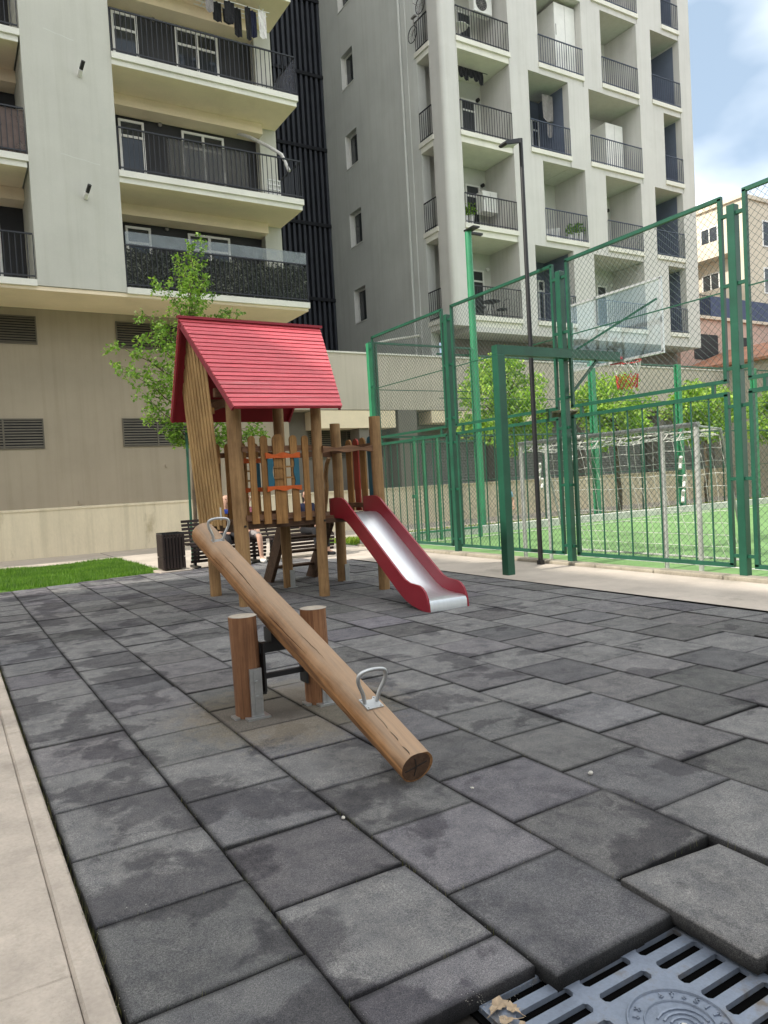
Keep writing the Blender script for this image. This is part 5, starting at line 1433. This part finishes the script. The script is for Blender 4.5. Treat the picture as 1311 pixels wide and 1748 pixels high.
# ------------------------------------------------------------------ small litter on the tiles
def pebble(x, y, s_, label, seed):
    r = random.Random(seed); bm = bmesh.new(); bmesh.ops.create_icosphere(bm, subdivisions=2, radius=1)
    for v in bm.verts: v.co = Vector((v.co.x*s_*1.5, v.co.y*s_, v.co.z*s_*.7))*(1+r.uniform(-.12,.12))
    a = r.uniform(0, PI); bmesh.ops.rotate(bm, verts=bm.verts, cent=(0,0,0), matrix=Matrix.Rotation(a, 3, 'Z'))
    me = bpy.data.meshes.new('pebble'); bm.to_mesh(me); bm.free(); me.materials.append(M['stone'])
    for p in me.polygons: p.use_smooth = True
    o = bpy.data.objects.new('pebble', me); COL.objects.link(o); o.location = (x,y,s_*.6+.002); tag(o, label, 'pebble', 'pebbles on the tiles')
pebble(2.075, -.105, .011, 'largest pale pebble alone on a light tile at right', 1)
pebble(.985, .19, .008, 'flat white pebble on the tile left of the log end', 2)
pebble(1.57, .10, .006, 'small pebble right of the low log end', 3)
def dleaf(x, y, z, s_, a, label):
    mb = MB(); c, d_ = math.cos(a), math.sin(a); r = random.Random(int(a*1000))
    out = []; n = 14
    for k in range(n):
        t = 2*PI*k/n; rad = (.5 if k%2 else .36)*(1-.35*abs(math.sin(t)))+r.uniform(-.06,.06)
        u, v = rad*math.cos(t)*1.25, rad*math.sin(t); out.append((x+(u*c-v*d_)*s_, y+(u*d_+v*c)*s_, z+s_*(.16*abs(v)*2+.10*math.sin(t*2+a))))
    mb.add(out+[(x,y,z)], [(k,(k+1)%n,n) for k in range(n)])
    mb.beam((x-c*.5*s_,y-d_*.5*s_,z+.002),(x-c*.95*s_,y-d_*.95*s_,z+.006), .0012)
    o = mb.build('dry_leaf', M['dryleaf'], loc=(x,y,z), fixn=False); tag(o, label, 'leaf', 'dry leaves by the grate')
for k, (x, y, s_, a, lab) in enumerate(((.835,-.958,.062,.4,'crumpled dry leaf at the upper corner of the grate'),(.862,-.985,.05,1.6,'dry leaf just below the corner leaf on the grate'),(.822,-1.01,.045,2.6,'dry leaf at the grate left edge under the corner leaves'),(.838,-1.05,.036,.9,'dry leaf fragment lowest along the grate left edge'))):
    dleaf(x, y, -.030, s_, a, lab)
def grit_area(r):
    k = r.random()
    if k < .35: return 1.0+r.uniform(-.25,.5), -.93+r.gauss(0,.012)
    if k < .6: return .80+r.gauss(0,.02), -.95-abs(r.gauss(0,.12))
    i = r.choice((0,0,1,1,2,2,3,4)); return i*.5+r.gauss(0,.008), r.uniform(-1.6,2.5)
mb = MB(); r_ = random.Random(77)
for k in range(900):
    x, y = grit_area(r_); z = -.036 if (.80 < x < 1.5 and y < -.915) else (-.002 if abs(x/.5-round(x/.5)) < .012 else .003)
    q = r_.uniform(.0006,.0018); w = [Vector((r_.uniform(-1,1),r_.uniform(-1,1),0)).normalized()*q for _ in range(3)]
    mb.add([Vector((x,y,z))+w[0], Vector((x,y,z))+w[1], Vector((x,y,z))+w[2], (x,y,z+q*1.3)], [(0,1,3),(1,2,3),(2,0,3)])
tag(mb.build('joint_grit', M['stone'], fixn=False), 'fine pale grit and crumbs along the tile joints and grate edge', 'grit', kind='stuff')

# ------------------------------------------------------------------ light, sky, camera
EL, AZ = math.radians(41), math.radians(-89)      # azimuth measured from +Y towards +X
sd = Vector((math.cos(EL)*math.sin(AZ), math.cos(EL)*math.cos(AZ), math.sin(EL)))
sun = bpy.data.lights.new('sun', 'SUN'); sun.energy = 5.0; sun.angle = math.radians(.5); sun.color = (1, .95, .86)
so = bpy.data.objects.new('sun', sun); COL.objects.link(so); so.rotation_euler = sd.to_track_quat('Z', 'Y').to_euler()
W = bpy.data.worlds.new('World'); S.world = W; W.use_nodes = True; nt = W.node_tree
bgn = nt.nodes['Background']
sky = nt.nodes.new('ShaderNodeTexSky'); sky.sky_type = 'NISHITA'; sky.sun_disc = False
sky.sun_elevation = EL; sky.sun_rotation = AZ % (2*PI); sky.dust_density = 1.5; sky.air_density = 1.0
tc = nt.nodes.new('ShaderNodeTexCoord'); mp = nt.nodes.new('ShaderNodeMapping'); mp.inputs['Scale'].default_value = (1,1,2.2); mp.inputs['Location'].default_value = (4.2,3.1,.9)
nt.links.new(tc.outputs['Generated'], mp.inputs['Vector'])
n1 = N(nt, 'ShaderNodeTexNoise', Scale=2.6, Detail=5., Roughness=.45, Distortion=.2); nt.links.new(mp.outputs[0], n1.inputs['Vector'])
cr = ramp(nt, n1.outputs['Fac'], [(.36, (0,0,0)), (.50, (.16,.16,.16)), (.63, (1,1,1))])
lift = mix(nt, sky.outputs[0], (1.25,1.2,1.2), 1., 'MULTIPLY')
lift = mix(nt, lift, (4.3,5.5,6.7), .66)
cm = mix(nt, lift, (32.5,31.4,29.6), cr.outputs[0])
nt.links.new(cm, bgn.inputs['Color']); bgn.inputs['Strength'].default_value = .15

cam = bpy.data.cameras.new('camera'); co = bpy.data.objects.new('camera', cam); COL.objects.link(co)
cam.sensor_fit = 'VERTICAL'; cam.sensor_height = 36; cam.lens = 36*1258.886/1748
cam.clip_end = 2000; cam.clip_start = .05
yaw, pit_, rol = -.537353391, -.0387332924, -.0557231593
cy, sy, cp, sp, crl, srl = math.cos(yaw), math.sin(yaw), math.cos(pit_), math.sin(pit_), math.cos(rol), math.sin(rol)
fw = Vector((-sy*cp, cy*cp, sp)); rt = Vector((cy, sy, 0)); u_ = rt.cross(fw)
r2 = rt*crl+u_*srl; u2 = -rt*srl+u_*crl
co.matrix_world = Matrix(((r2.x,u2.x,-fw.x,-.31588),(r2.y,u2.y,-fw.y,-2.44904),(r2.z,u2.z,-fw.z,1.34647),(0,0,0,1)))
S.camera = co
S.view_settings.view_transform = 'Standard'; S.view_settings.look = 'None'; S.view_settings.exposure = 0
